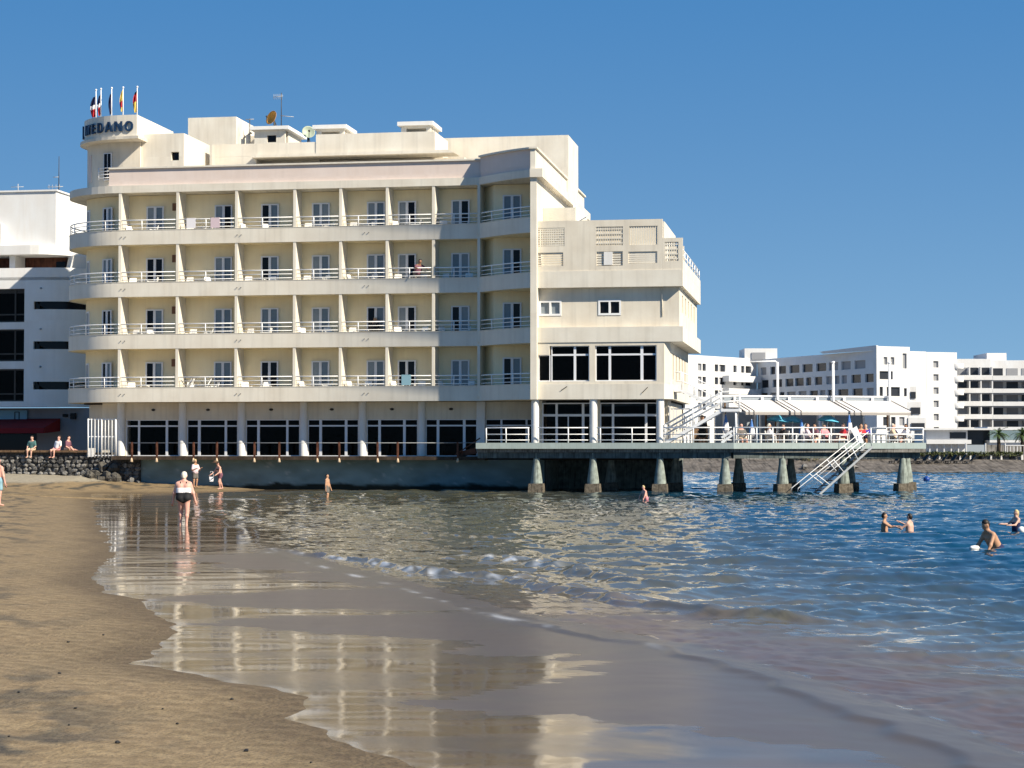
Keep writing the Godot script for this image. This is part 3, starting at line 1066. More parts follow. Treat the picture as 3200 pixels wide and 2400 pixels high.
func hotel_wing(o: Node3D) -> void:
	var z := 2.2
	# ground floor: set-back glazing and round columns on the deck
	window_group(o, [1.75, 2.38, 2.5, 3.75, 3.88, 4.4], [2.5, 3.86, 3.98, 4.5], 0.6, 0.06, "restaurant_window")
	window_group(o, [4.75, 5.3, 5.42, 7.0, 7.12, 7.6], [2.5, 3.86, 3.98, 4.5], 0.6, 0.06, "restaurant_window")
	block("window_pier", 4.462, 4.69, 2.3, 4.69, 0.5, 0.68, M.cream, o)
	block("window_bar", 3.02, 3.07, 2.5, 3.86, 0.62, 0.68, M.frame, o)
	var st := mb()
	box(st, 7.67, 8.0, 2.3, 4.69, 0.3, 0.68)
	part("restaurant_wall", st, M.cream, o)
	block("restaurant_wall", 7.9, 8.15, 2.3, 4.69, -9.0, 0.297, M.cream, o)
	block("restaurant_wall", 1.37, 1.68, 2.3, 4.69, -0.9, 0.68, M.cream, o)
	for u in [1.52, 4.51, 7.9]:
		st = mb(true)
		lathe(st, Vector3(u, 0, 1.95), [Vector2(0.20, 2.25), Vector2(0.20, 4.70)], 20)
		part("column", st, M.white_wall, o)
	# first floor with the large windows
	var foot := PackedVector2Array([Vector2(1.695, z), Vector2(8.12, z), Vector2(8.5, 1.75), Vector2(8.5, -11.0), Vector2(1.695, -11.0)])
	st = mb()
	prism(st, foot, 4.705, 5.48)
	part("wing_fascia", st, M.cream_white, o)
	st = mb()
	holed(st, 1.695, 8.12, 5.483, 7.585, 1.9, 2.16, [[1.72, 2.30, 5.62, 6.97], [2.30, 4.33, 5.62, 7.42], [4.62, 7.74, 5.62, 7.42]])
	part("wing_wall", st, M.cream, o)
	window_group(o, [1.76, 2.27], [5.67, 6.92], 2.0, 0.05)
	window_group(o, [2.42, 3.52, 3.64, 4.28], [5.67, 6.92, 7.01, 7.38], 2.0, 0.05)
	window_group(o, [4.68, 5.3, 5.42, 6.92, 7.06, 7.68], [5.67, 6.92, 7.01, 7.38], 2.0, 0.05)
	st = mb()
	var side := Transform3D(Basis(Vector3.UP, PI / 2), Vector3(8.4, 0, 0))
	var slits := []
	for k in 5:
		slits.append([1.6 + k * 2.0, 2.3 + k * 2.0, 5.75, 7.1])
	var side2 := Transform3D(Basis(Vector3.UP, PI / 2), Vector3(8.26, 0, 1.9))
	holed(st, 0.0, 12.4, 5.483, 7.585, 0.0, 0.14, slits, side2)
	hexa(st, [Vector3(8.123, 5.483, 1.9), Vector3(8.40, 5.483, 1.88), Vector3(8.40, 5.483, 1.9), Vector3(8.123, 5.483, 2.16), Vector3(8.123, 7.585, 1.9), Vector3(8.40, 7.585, 1.88), Vector3(8.40, 7.585, 1.9), Vector3(8.123, 7.585, 2.16)])
	part("wing_side_wall", st, M.cream, o)
	st = mb()
	box(st, 1.7, 8.2, 5.483, 7.585, -10.8, -4.0)
	box(st, 8.0, 8.2, 5.483, 7.585, -3.99, 1.7)
	part("lounge", st, M.interior, o)
	# second floor over the overhanging fascia
	st = mb()
	box(st, 1.695, 9.07, 7.59, 8.36, -11.0, z)
	part("wing_fascia", st, M.cream_white, o)
	st = mb()
	holed(st, 1.695, 8.86, 8.363, 10.38, 1.5, 1.8, [[1.70, 2.86, 9.0, 9.74], [4.75, 5.92, 9.0, 9.74]])
	part("wing_wall", st, M.cream, o)
	st = mb()
	var slits2 := []
	for k in 5:
		slits2.append([1.5 + k * 2.1, 2.3 + k * 2.1, 9.2, 10.1])
	holed(st, 0.0, 12.5, 8.363, 10.38, 0.0, 0.14, slits2, Transform3D(Basis(Vector3.UP, PI / 2), Vector3(8.72, 0, 1.497)))
	box(st, 1.7, 8.6, 8.363, 10.38, -10.9, 1.0)
	part("wing_side_wall", st, M.cream, o)
	for e in [1.76, 4.81]:
		st = mb()
		var frame_holes := [[e + 0.03, e + 0.47, 9.08, 9.66], [e + 0.57, e + 1.01, 9.08, 9.66]]
		holed(st, e - 0.06, e + 1.10, 8.98, 9.76, 1.64, 1.83, frame_holes)
		var f := part("window", st, M.paint, o)
		for h in frame_holes:
			block("pane", h[0], h[1], h[2], h[3], 1.68, 1.71, M.curtain_pane_pale if e < 3.0 else M.dark_pane, f)
	st = mb(true)
	tube(st, [Vector3(8.0, 8.9, 1.82), Vector3(8.0, 10.38, 1.82)], 0.03)
	part("downpipe", st, M.cream, o)
	# terrace slab and screens
	st = mb()
	box(st, 1.695, 9.07, 10.383, 11.22, -11.0, z)
	part("terrace_fascia", st, M.cream_white, o)
	var open := [[1.71, 3.07, 12.5, 13.44], [1.71, 3.0, 11.49, 12.18], [4.68, 6.06, 12.49, 13.45], [6.37, 7.81, 12.5, 13.45], [4.71, 6.04, 11.46, 12.19], [6.32, 7.79, 11.56, 12.16]]
	st = mb()
	holed(st, 1.695, 8.06, 11.223, 13.79, 2.0, 2.17, open)
	part("terrace_screen_wall", st, M.cream, o)
	st = mb()
	holed(st, 8.063, 9.07, 11.223, 12.82, 2.0, 2.17, [[8.17, 8.86, 11.65, 12.62]])
	part("terrace_screen_wall", st, M.cream, o)
	st = mb()
	box(st, 1.695, 4.2, 11.223, 13.6, 0.4, 0.6)
	box(st, 4.203, 8.06, 11.223, 13.5, 1.1, 1.3)
	box(st, 7.9, 8.06, 11.223, 13.79, -6.0, 1.097)
	box(st, 8.3, 9.07, 11.223, 12.5, 1.1, 1.25)
	part("terrace_inner_wall", st, M.cream_white, o)
	for g in 7:
		var h: Array = (open + [[8.17, 8.86, 11.65, 12.62]])[g]
		st = mb()
		box(st, h[0], h[1], h[3] - 0.03, h[3], 2.03, 2.14)
		var gr := part("grille", st, M.cream, o)
		if g in [0, 2, 3, 6]:
			var n := 12 if g < 6 else 6
			for k in n:
				var x := lerpf(h[0], h[1], (k + 0.5) / n)
				block("slat", x - 0.032, x + 0.032, h[2], h[3] - 0.033, 2.05, 2.12, M.cream_white, gr)
		if g in [0, 2, 6]:
			for k in (8 if g == 0 else 4):
				var y := lerpf(h[2], h[3], (k + 0.5) / (8.0 if g == 0 else 4.0))
				block("slat", h[0], h[1], y - 0.03, y + 0.03, 2.123, 2.16, M.cream_white, gr)
		if g in [1, 4, 5]:
			for k in 6:
				var y := lerpf(h[2], h[3], (k + 0.4) / 6.0)
				block("slat", h[0], h[1], y - 0.02, y + (0.035 if g == 1 else 0.065), 2.03, 2.12, M.cream_white, gr)
	block("grille_board", 5.08, 5.52, 11.5, 12.17, 2.13, 2.18, M.white_wall, o)
	st = mb()
	box(st, 8.98, 9.07, 11.223, 11.75, -11.0, 1.9)
	part("terrace_parapet", st, M.cream_white, o)
	st = mb(true)
	for y in [12.0, 12.3]:
		tube(st, [Vector3(9.02, y, -11.0), Vector3(9.02, y, 1.95)], 0.03)
	for k in 8:
		tube(st, [Vector3(9.02, 11.75, 1.9 - k * 1.8), Vector3(9.02, 12.3, 1.9 - k * 1.8)], 0.03)
	part("terrace_railing", st, M.paint, o)
	# stair head between the main block and the wing
	st = mb()
	box(st, 1.7, 3.4, 11.223, 14.68, -4.5, 0.39)
	part("stair_head", st, M.cream_white, o)
	st = mb(true)
	for k in 5:
		tube(st, [Vector3(3.3, 13.8, 0.3 - k * 0.9), Vector3(3.3, 14.9, 0.3 - k * 0.9)], 0.03)
	tube(st, [Vector3(3.5, 14.8, -4.0), Vector3(3.5, 13.8, 1.4)], 0.03)
	part("stair_railing", st, M.paint, o)
	for e in [[2.9, 5.16, 5.36], [7.0, 5.0, 5.3]]:
		st = mb()
		beam(st, Vector3(e[0], e[1], z + 0.02), Vector3(e[0] + 0.3, e[2], z + 0.02), 0.05, 0.03)
		part("fixing_mark", st, M.soot, o)


# ------------------------------------------------------------------ pier deck beside and below the wing
const BEND := 0.384              # the right half of the deck turns away from the front
const TURN_X := 11.61


func deck_point(s: float, y: float, w := 0.0) -> Vector3:   # along the right half; w is out over the water
	return Vector3(TURN_X + s * cos(BEND) + w * sin(BEND), y, 2.6 - s * sin(BEND) + w * cos(BEND))


func deck_frame() -> Transform3D:   # frame of the right half, in hotel coordinates
	return Transform3D(Basis(Vector3.UP, BEND), Vector3(TURN_X, 0, 2.6))


func pillar_at(o: Node3D, p: Vector3, turn: float) -> void:
	var st := mb(true)
	lathe(st, Vector3.ZERO, [Vector2(0.31, 0.42), Vector2(0.305, 0.55), Vector2(0.27, 0.85), Vector2(0.225, 1.15), Vector2(0.185, 1.4), Vector2(0.17, 1.6), Vector2(0.17, 1.98)], 20, Vector2(1, 0.9))
	var q := part("pillar", st, M.pillar_green, o)
	q.position = p
	q.rotation.y = turn
	st = mb()
	hexa(st, [Vector3(-0.42, -0.6, -0.40), Vector3(0.42, -0.6, -0.40), Vector3(0.42, -0.6, 0.40), Vector3(-0.42, -0.6, 0.40), Vector3(-0.36, 0.44, -0.34), Vector3(0.36, 0.43, -0.34), Vector3(0.355, 0.45, 0.34), Vector3(-0.365, 0.42, 0.34)])
	part("pillar_base", st, M.pillar_base, q)


func make_deck() -> void:
	var o := thing("pier_deck", "grey-green concrete terrace deck standing on flared pillars in the sea", "pier")
	o.transform = hotel_frame
	var f := deck_frame()
	var e := deck_point(10.29, 0)
	var back := deck_point(10.29, 0, -9.0)
	var plan := PackedVector2Array([Vector2(-1.43, 2.4), Vector2(TURN_X, 2.4), Vector2(e.x, e.z), Vector2(back.x, back.z), Vector2(8.52, -6.0), Vector2(8.52, 0.2), Vector2(-1.43, -0.8)])
	var st := mb()
	prism(st, plan, 2.02, 2.24)
	part("deck_slab", st, M.deck_floor, o)
	st = mb()
	box(st, -1.43, TURN_X, 2.2, 2.5, 2.403, 2.6)
	part("deck_fascia", st, M.deck_green, o)
	st = mb()
	box(st, 0.0, 5.55, 2.2, 2.5, -0.25, 0.0, f)
	part("deck_fascia", st, M.deck_green, o)
	st = mb()
	box(st, 5.58, 10.29, 2.2, 2.5, -0.25, 0.0, f)
	box(st, 10.04, 10.29, 2.2, 2.5, -9.0, -0.253, f)
	part("deck_fascia", st, M.deck_green, o)
	st = mb()
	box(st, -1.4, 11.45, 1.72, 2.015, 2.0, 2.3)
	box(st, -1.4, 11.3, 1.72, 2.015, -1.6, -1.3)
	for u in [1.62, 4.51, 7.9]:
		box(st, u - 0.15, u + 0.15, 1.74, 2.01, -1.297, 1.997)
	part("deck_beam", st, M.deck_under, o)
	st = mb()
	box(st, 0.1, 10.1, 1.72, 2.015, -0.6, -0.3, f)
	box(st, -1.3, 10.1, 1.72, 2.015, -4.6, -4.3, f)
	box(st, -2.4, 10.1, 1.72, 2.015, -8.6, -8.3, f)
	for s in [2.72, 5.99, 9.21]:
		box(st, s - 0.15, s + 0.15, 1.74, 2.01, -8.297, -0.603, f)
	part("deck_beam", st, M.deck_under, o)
	for u in [1.62, 4.51, 7.9, 11.15]:
		pillar_at(o, Vector3(u, 0, 2.15), 0.0)
		if u > 4.0:
			pillar_at(o, Vector3(u + 0.5, 0, -1.45), 0.0)
	for s in [2.72, 5.99, 9.21]:
		pillar_at(o, f * Vector3(s, 0, -0.45), BEND)
		pillar_at(o, f * Vector3(s, 0, -0.45) + Vector3(0.35, 0, -3.4), BEND)
	# railings
	var rail_m: Material = M.paint
	var span := func(parent: Node3D, xf: Transform3D, a: float, b: float, w: float, posts: Array) -> void:
		var s := mb(true)
		tube(s, [xf * Vector3(a, 3.26, w), xf * Vector3(b, 3.26, w)], 0.035)
		var r := part("railing", s, rail_m, parent)
		for u in posts:
			s = mb(true)
			tube(s, [xf * Vector3(u, 2.45, w), xf * Vector3(u, 3.25, w)], 0.032)
			part("post", s, rail_m, r)
		for y in [[2.93, 0.026], [2.64, 0.026]]:
			s = mb(true)
			tube(s, [xf * Vector3(a, y[0], w), xf * Vector3(b, y[0], w)], y[1])
			part("rail", s, rail_m, r)
	span.call(o, Transform3D(), -0.92, 1.3, 2.45, [-0.92, 0.1, 1.25])
	span.call(o, Transform3D(), 1.72, 4.3, 2.45, [1.75, 3.29])
	span.call(o, Transform3D(), 4.72, 7.7, 2.45, [4.92, 6.52])
	span.call(o, Transform3D(), 8.1, 11.5, 2.45, [9.6])
	span.call(o, f, 0.0, 6.1, -0.12, [0.05, 1.25, 2.1, 3.15, 4.25, 5.2])
	span.call(o, f, 7.3, 10.2, -0.12, [7.35, 8.2, 9.3, 10.2])
	var s2 := mb(true)
	for w in [-0.2, -2.0, -4.0, -6.0]:
		tube(s2, [f * Vector3(10.2, 2.45, w), f * Vector3(10.2, 3.27, w)], 0.032)
	for y in [3.26, 2.93, 2.64]:
		tube(s2, [f * Vector3(10.2, y, -0.2), f * Vector3(10.2, y, -8.0)], 0.03)
	part("railing", s2, rail_m, o)
	# low white lattice gate at the corner
	st = mb()
	beam(st, Vector3(11.0, 2.5, 2.45), Vector3(11.55, 2.9, 2.45), 0.06, 0.12)
	beam(st, Vector3(11.0, 2.75, 2.45), Vector3(11.55, 3.1, 2.45), 0.06, 0.12)
	part("gate", st, M.paint, o)


func make_deck_things() -> void:
	var hf := hotel_frame
	var f := hotel_frame * deck_frame()
	# metal staircase up to the first floor
	var o := thing("metal_staircase", "white metal staircase climbing from the deck to the hotel's first floor", "staircase")
	o.transform = hf
	for w in [1.2, 2.1]:
		var st := mb()
		beam(st, Vector3(8.1, 2.45, w), Vector3(11.0, 4.12, w), 0.05, 0.16)
		part("stringer", st, M.paint, o)
	for k in 9:
		block("step", 8.35 + k * 0.3, 8.65 + k * 0.3, 2.62 + k * 0.173, 2.65 + k * 0.173, 1.23, 2.07, M.steel, o)
	var st2 := mb()
	box(st2, 10.95, 11.9, 4.06, 4.2, 0.0, 2.15)
	part("landing", st2, M.paint, o)
	for w in [0.1, 0.95]:
		st2 = mb()
		beam(st2, Vector3(10.97, 4.15, w), Vector3(8.9, 5.15, w), 0.05, 0.16)
		part("stringer", st2, M.paint, o)
	for k in 6:
		block("step", 8.95 + k * 0.33, 9.27 + k * 0.33, 5.0 - k * 0.165, 5.03 - k * 0.165, 0.13, 0.92, M.steel, o)
	st2 = mb()
	box(st2, 8.52, 8.92, 5.1, 5.2, -1.0, 1.0)
	part("upper_landing", st2, M.paint, o)
	for w in [1.2, 2.1]:
		var st := mb(true)
		for dy in [0.4, 0.65, 0.9]:
			tube(st, [Vector3(8.1, 2.5 + dy, w), Vector3(11.0, 4.16 + dy, w), Vector3(11.88, 4.2 + dy, w)], 0.028)
		for t in [0.02, 0.5, 0.98]:
			tube(st, [Vector3(lerpf(8.1, 11.0, t), lerpf(2.5, 4.16, t), w), Vector3(lerpf(8.1, 11.0, t), lerpf(3.4, 5.06, t), w)], 0.03)
		tube(st, [Vector3(11.86, 4.2, w), Vector3(11.86, 5.1, w)], 0.03)
		part("handrail", st, M.paint, o)
	var st3 := mb(true)
	for w in [0.1, 0.95]:
		for dy in [0.45, 0.9]:
			tube(st3, [Vector3(11.0, 4.2 + dy, w), Vector3(8.9, 5.2 + dy, w), Vector3(8.55, 5.2 + dy, w)], 0.028)
		for t in [0.3, 0.7, 1.0]:
			tube(st3, [Vector3(lerpf(11.0, 8.9, t), lerpf(4.2, 5.2, t), w), Vector3(lerpf(11.0, 8.9, t), lerpf(5.1, 6.1, t), w)], 0.028)
	for y in [4.45, 4.7, 5.08]:
		tube(st3, [Vector3(11.86, y, 0.0), Vector3(11.86, y, 2.1)], 0.025)
	part("handrail", st3, M.paint, o)
	for p in [[11.7, 2.05], [11.7, 0.1], [10.98, 0.1]]:
		st2 = mb(true)
		tube(st2, [Vector3(p[0], 2.24, p[1]), Vector3(p[0], 4.06, p[1])], 0.06)
		part("support_post", st2, M.paint, o)
	# white boarded enclosure beside the stairs
	o = thing("white_gate", "tall white railed gate beside the metal staircase and the last column", "gate", Vector3.ZERO, 0.0)
	o.transform = hf
	st2 = mb()
	for y in [2.3, 3.3, 4.2]:
		box(st2, 8.25, 9.3, y, y + 0.06, 0.52, 0.58)
	part("gate_frame", st2, M.paint, o)
	for k in 7:
		block("bar", 8.25 + k * 0.17, 8.31 + k * 0.17, 2.24, 4.4 - k * 0.1, 0.583, 0.62, M.paint, o)
	# sea stairs
	o = thing("sea_stairs", "steel bathing stairs with white handrails leading down from the deck into the sea", "stairs")
	o.transform = f
	for w in [0.12, 1.0]:
		st2 = mb()
		beam(st2, Vector3(6.95, 2.3, w), Vector3(3.9, -0.25, w), 0.05, 0.10)
		part("stringer", st2, M.steel, o)
		st2 = mb(true)
		tube(st2, [Vector3(6.9, 2.35, w), Vector3(6.75, 3.05, w), Vector3(3.0, 0.25, w), Vector3(2.9, -0.3, w)], 0.022)
		tube(st2, [Vector3(6.6, 2.5, w), Vector3(3.4, 0.1, w)], 0.018)
		for t in [0.25, 0.5, 0.75]:
			tube(st2, [Vector3(lerpf(6.9, 3.9, t), lerpf(2.3, -0.2, t), w), Vector3(lerpf(6.75, 3.0, t), lerpf(3.05, 0.25, t), w)], 0.025)
		part("handrail", st2, M.paint, o)
	for k in 10:
		block("step", 6.55 - k * 0.29, 6.83 - k * 0.29, 2.05 - k * 0.243, 2.09 - k * 0.243, 0.15, 0.97, M.soot, o)
	st2 = mb()
	hexa(st2, [Vector3(6.62, 2.5, -0.1), Vector3(6.95, 2.5, -0.1), Vector3(6.95, 2.5, -0.06), Vector3(6.62, 2.5, -0.06), Vector3(6.25, 3.15, -0.1), Vector3(6.55, 3.35, -0.1), Vector3(6.55, 3.35, -0.06), Vector3(6.25, 3.15, -0.06)])
	part("gate_board", st2, M.paint, o)
	# pergola beam with three masts, awnings
	o = thing("pergola", "long white horizontal pergola beam on short posts above the awnings", "pergola")
	o.transform = f
	st2 = mb()
	box(st2, 0.0, 10.1, 4.90, 4.98, -4.15, -4.05)
	part("beam", st2, M.paint, o)
	st2 = mb()
	box(st2, 0.9, 10.2, 4.58, 4.66, -4.15, -4.05)
	part("beam", st2, M.grey_panel, o)
	st2 = mb()
	box(st2, 0.9, 10.2, 4.663, 4.897, -4.11, -4.09)
	part("fascia_panel", st2, M.grey_panel, o)
	for s in [1.45, 2.95, 4.45, 6.0, 7.5, 9.1]:
		block("short_post", s - 0.06, s + 0.06, 4.64, 4.898, -4.04, -3.96, M.paint, o)
	for s in [0.95, 3.2, 3.75, 6.65, 6.9, 10.0]:
		block("post", s - 0.04, s + 0.04, 2.24, 4.578, -4.16, -4.06, M.wood, o)
	var masts := [["curved white lamp mast at the left of the deck awnings", 3.77], ["straight white mast rising between the middle and right awnings", 6.86], ["straight white mast at the right end of the awnings", 10.03]]
	for k in 3:
		var s: float = masts[k][1]
		o = thing("lamp_mast", masts[k][0], "mast", Vector3.ZERO, 0.0, "white masts on the deck")
		o.transform = f
		st2 = mb(true)
		tube(st2, [Vector3(s, 2.24, -3.9), Vector3(s, 6.72, -3.9)], 0.085, 0.07, 8)
		part("pole", st2, M.paint, o)
		if k == 0:
			st2 = mb(true)
			tube(st2, [Vector3(s, 6.66, -3.9), Vector3(s - 0.12, 6.76, -3.9), Vector3(s - 1.5, 6.72, -3.9)], 0.045)
			part("arm", st2, M.paint, o)
		else:
			st2 = mb(true)
			lathe(st2, Vector3(s, 0, -3.9), [Vector2(0.10, 6.70), Vector2(0.10, 6.78), Vector2(0.0, 6.80)], 8)
			part("cap", st2, M.paint, o)
	var awn := [[1.2, 3.5, "left"], [3.62, 6.75, "middle"], [6.86, 10.2, "right"]]
	for e in awn:
		o = thing("awning", "pale sloping canvas awning over the %s part of the deck terrace" % e[2], "awning", Vector3.ZERO, 0.0, "awnings on the deck")
		o.transform = f
		st2 = mb()
		hexa(st2, [Vector3(e[0], 4.07, -1.6), Vector3(e[1], 4.07, -1.6), Vector3(e[1], 4.05, -1.58), Vector3(e[0], 4.05, -1.58), Vector3(e[0], 4.72, -4.0), Vector3(e[1], 4.72, -4.0), Vector3(e[1], 4.12, -1.57), Vector3(e[0], 4.12, -1.57)])
		part("canopy", st2, M.canvas, o)
		st2 = mb()
		box(st2, e[0], e[1], 3.92, 4.045, -1.6, -1.585)
		part("valance", st2, M.canvas_under, o)
		for t in [0.03, 0.14, 0.97]:
			var s := lerpf(e[0], e[1], t)
			st2 = mb(true)
			tube(st2, [Vector3(s, 4.76, -4.0), Vector3(s + 0.12, 4.13, -1.55), Vector3(s + 0.13, 3.9, -1.55)], 0.018)
			part("arm", st2, M.soot, o)
	# wind screens at the back
	for e in [[-0.6, 0.35, 2.24, 3.35, "low wooden planter wall behind the staircase", "wood"], [0.7, 2.9, 2.24, 4.1, "blue-grey wind screen at the left of the terrace", "grey_panel"], [6.7, 9.0, 2.24, 4.1, "blue-grey wind screen at the right of the terrace", "grey_panel"], [3.2, 6.4, 2.24, 4.1, "blue-grey wind screen in the middle of the terrace", "grey_panel"]]:
		o = thing("wind_screen", e[4], "screen", Vector3.ZERO, 0.0)
		o.transform = f
		block("panel", e[0], e[1], e[2] + 0.1, e[3], -5.05, -5.0, M[e[5]], o)
		for s in [e[0], e[1]]:
			block("post", s - 0.04, s + 0.04, e[2], e[3] + 0.05, -5.0, -4.92, M.paint, o)
	# parasols
	var par := [[3.05, -2.4, 3.95, true, "cyan_canvas", "open cyan parasol at the left under the awnings"], [3.95, -2.6, 3.92, true, "cyan_canvas", "open pale blue parasol beside the curved lamp mast"], [5.75, -2.3, 3.95, true, "cyan_canvas", "open turquoise parasol tilted under the middle awning"],
		[1.55, -1.7, 3.7, false, "blue_canvas", "folded white and blue parasol near the left awning"], [4.35, -2.0, 3.75, false, "blue_canvas", "folded white parasol right of the curved lamp mast"], [6.75, -1.5, 3.95, false, "blue_canvas", "folded blue parasol beside the sea stairs"], [0.0, -1.2, 3.95, false, "blue_canvas", "folded blue and white parasol at the corner of the deck"]]
	for e in par:
		o = thing("parasol", e[5], "parasol", Vector3.ZERO, 0.0, "parasols on the deck")
		o.transform = f * Transform3D(Basis(Vector3.FORWARD, 0.12 if e[3] else 0.0), Vector3(e[0], 2.24, e[1]))
		var h: float = e[2] - 2.24
		st2 = mb(true)
		tube(st2, [Vector3.ZERO, Vector3(0, h, 0)], 0.025)
		part("pole", st2, M.paint, o)
		st2 = mb()
		if e[3]:
			lathe(st2, Vector3.ZERO, [Vector2(0.62, h - 0.33), Vector2(0.36, h - 0.14), Vector2(0.02, h)], 8)
		else:
			lathe(st2, Vector3.ZERO, [Vector2(0.05, h - 0.95), Vector2(0.15, h - 0.8), Vector2(0.10, h - 0.4), Vector2(0.02, h)], 8)
		part("canopy", st2, M[e[4]], o)
		if not e[3]:
			st2 = mb()
			lathe(st2, Vector3(0.02, 0, 0.03), [Vector2(0.06, h - 0.97), Vector2(0.16, h - 0.8), Vector2(0.105, h - 0.42)], 5)
			part("stripe", st2, M.white_cloth, o)
	# tables and chairs
	var t0: Node3D = null
	var c0: Node3D = null
	for k in 8:
		var s := 0.9 + k * 1.22
		if s > 6.0 and s < 7.2:
			s += 0.5
		var lab: String = "small white terrace table, number of its row told by the rail posts"
		lab = ["white table at the left corner of the deck", "white table below the folded parasol", "white table in front of the left wind screen", "white table below the curved lamp mast", "white table below the turquoise parasol", "white table just left of the sea stairs", "white table right of the sea stairs", "white table at the right end of the deck"][k]
		if t0 == null:
			t0 = thing("terrace_table", lab, "table", f * Vector3(s, 2.24, -1.3), -SLOPE + BEND, "tables on the deck")
			st2 = mb()
			box(st2, -0.4, 0.4, 0.70, 0.74, -0.4, 0.4)
			part("tabletop", st2, M.plastic, t0)
			for q in [[-0.33, -0.33], [0.33, -0.33], [0.33, 0.33], [-0.33, 0.33]]:
				block("leg", q[0] - 0.03, q[0] + 0.03, 0.0, 0.698, q[1] - 0.03, q[1] + 0.03, M.plastic, t0)
		else:
			copy_of(t0, f * Vector3(s, 2.24, -1.3), -SLOPE + BEND, lab)


# ------------------------------------------------------------------ rubble wall at the left of the beach
func blob(r: RandomNumberGenerator, jag: float) -> ArrayMesh:
	var st := mb()
	var seg := 7
	var rows := 4
	var off := {}
	for i in rows + 1:
		for k in seg:
			off[Vector2i(i, k)] = 1.0 - jag * r.randf()
	for i in rows:
		for k in seg:
			var p := []
			for e in [[i, k], [i + 1, k], [i + 1, (k + 1) % seg], [i, (k + 1) % seg]]:
				var th: float = PI * e[0] / rows
				var ph: float = TAU * e[1] / seg
				var s: float = off[Vector2i(e[0], 0 if e[0] == 0 or e[0] == rows else e[1])]
				p.append(Vector3(sin(th) * cos(ph), cos(th), sin(th) * sin(ph)) * 0.5 * s)
			quad(st, p[3], p[2], p[1], p[0])
	st.generate_normals()
	return st.commit()


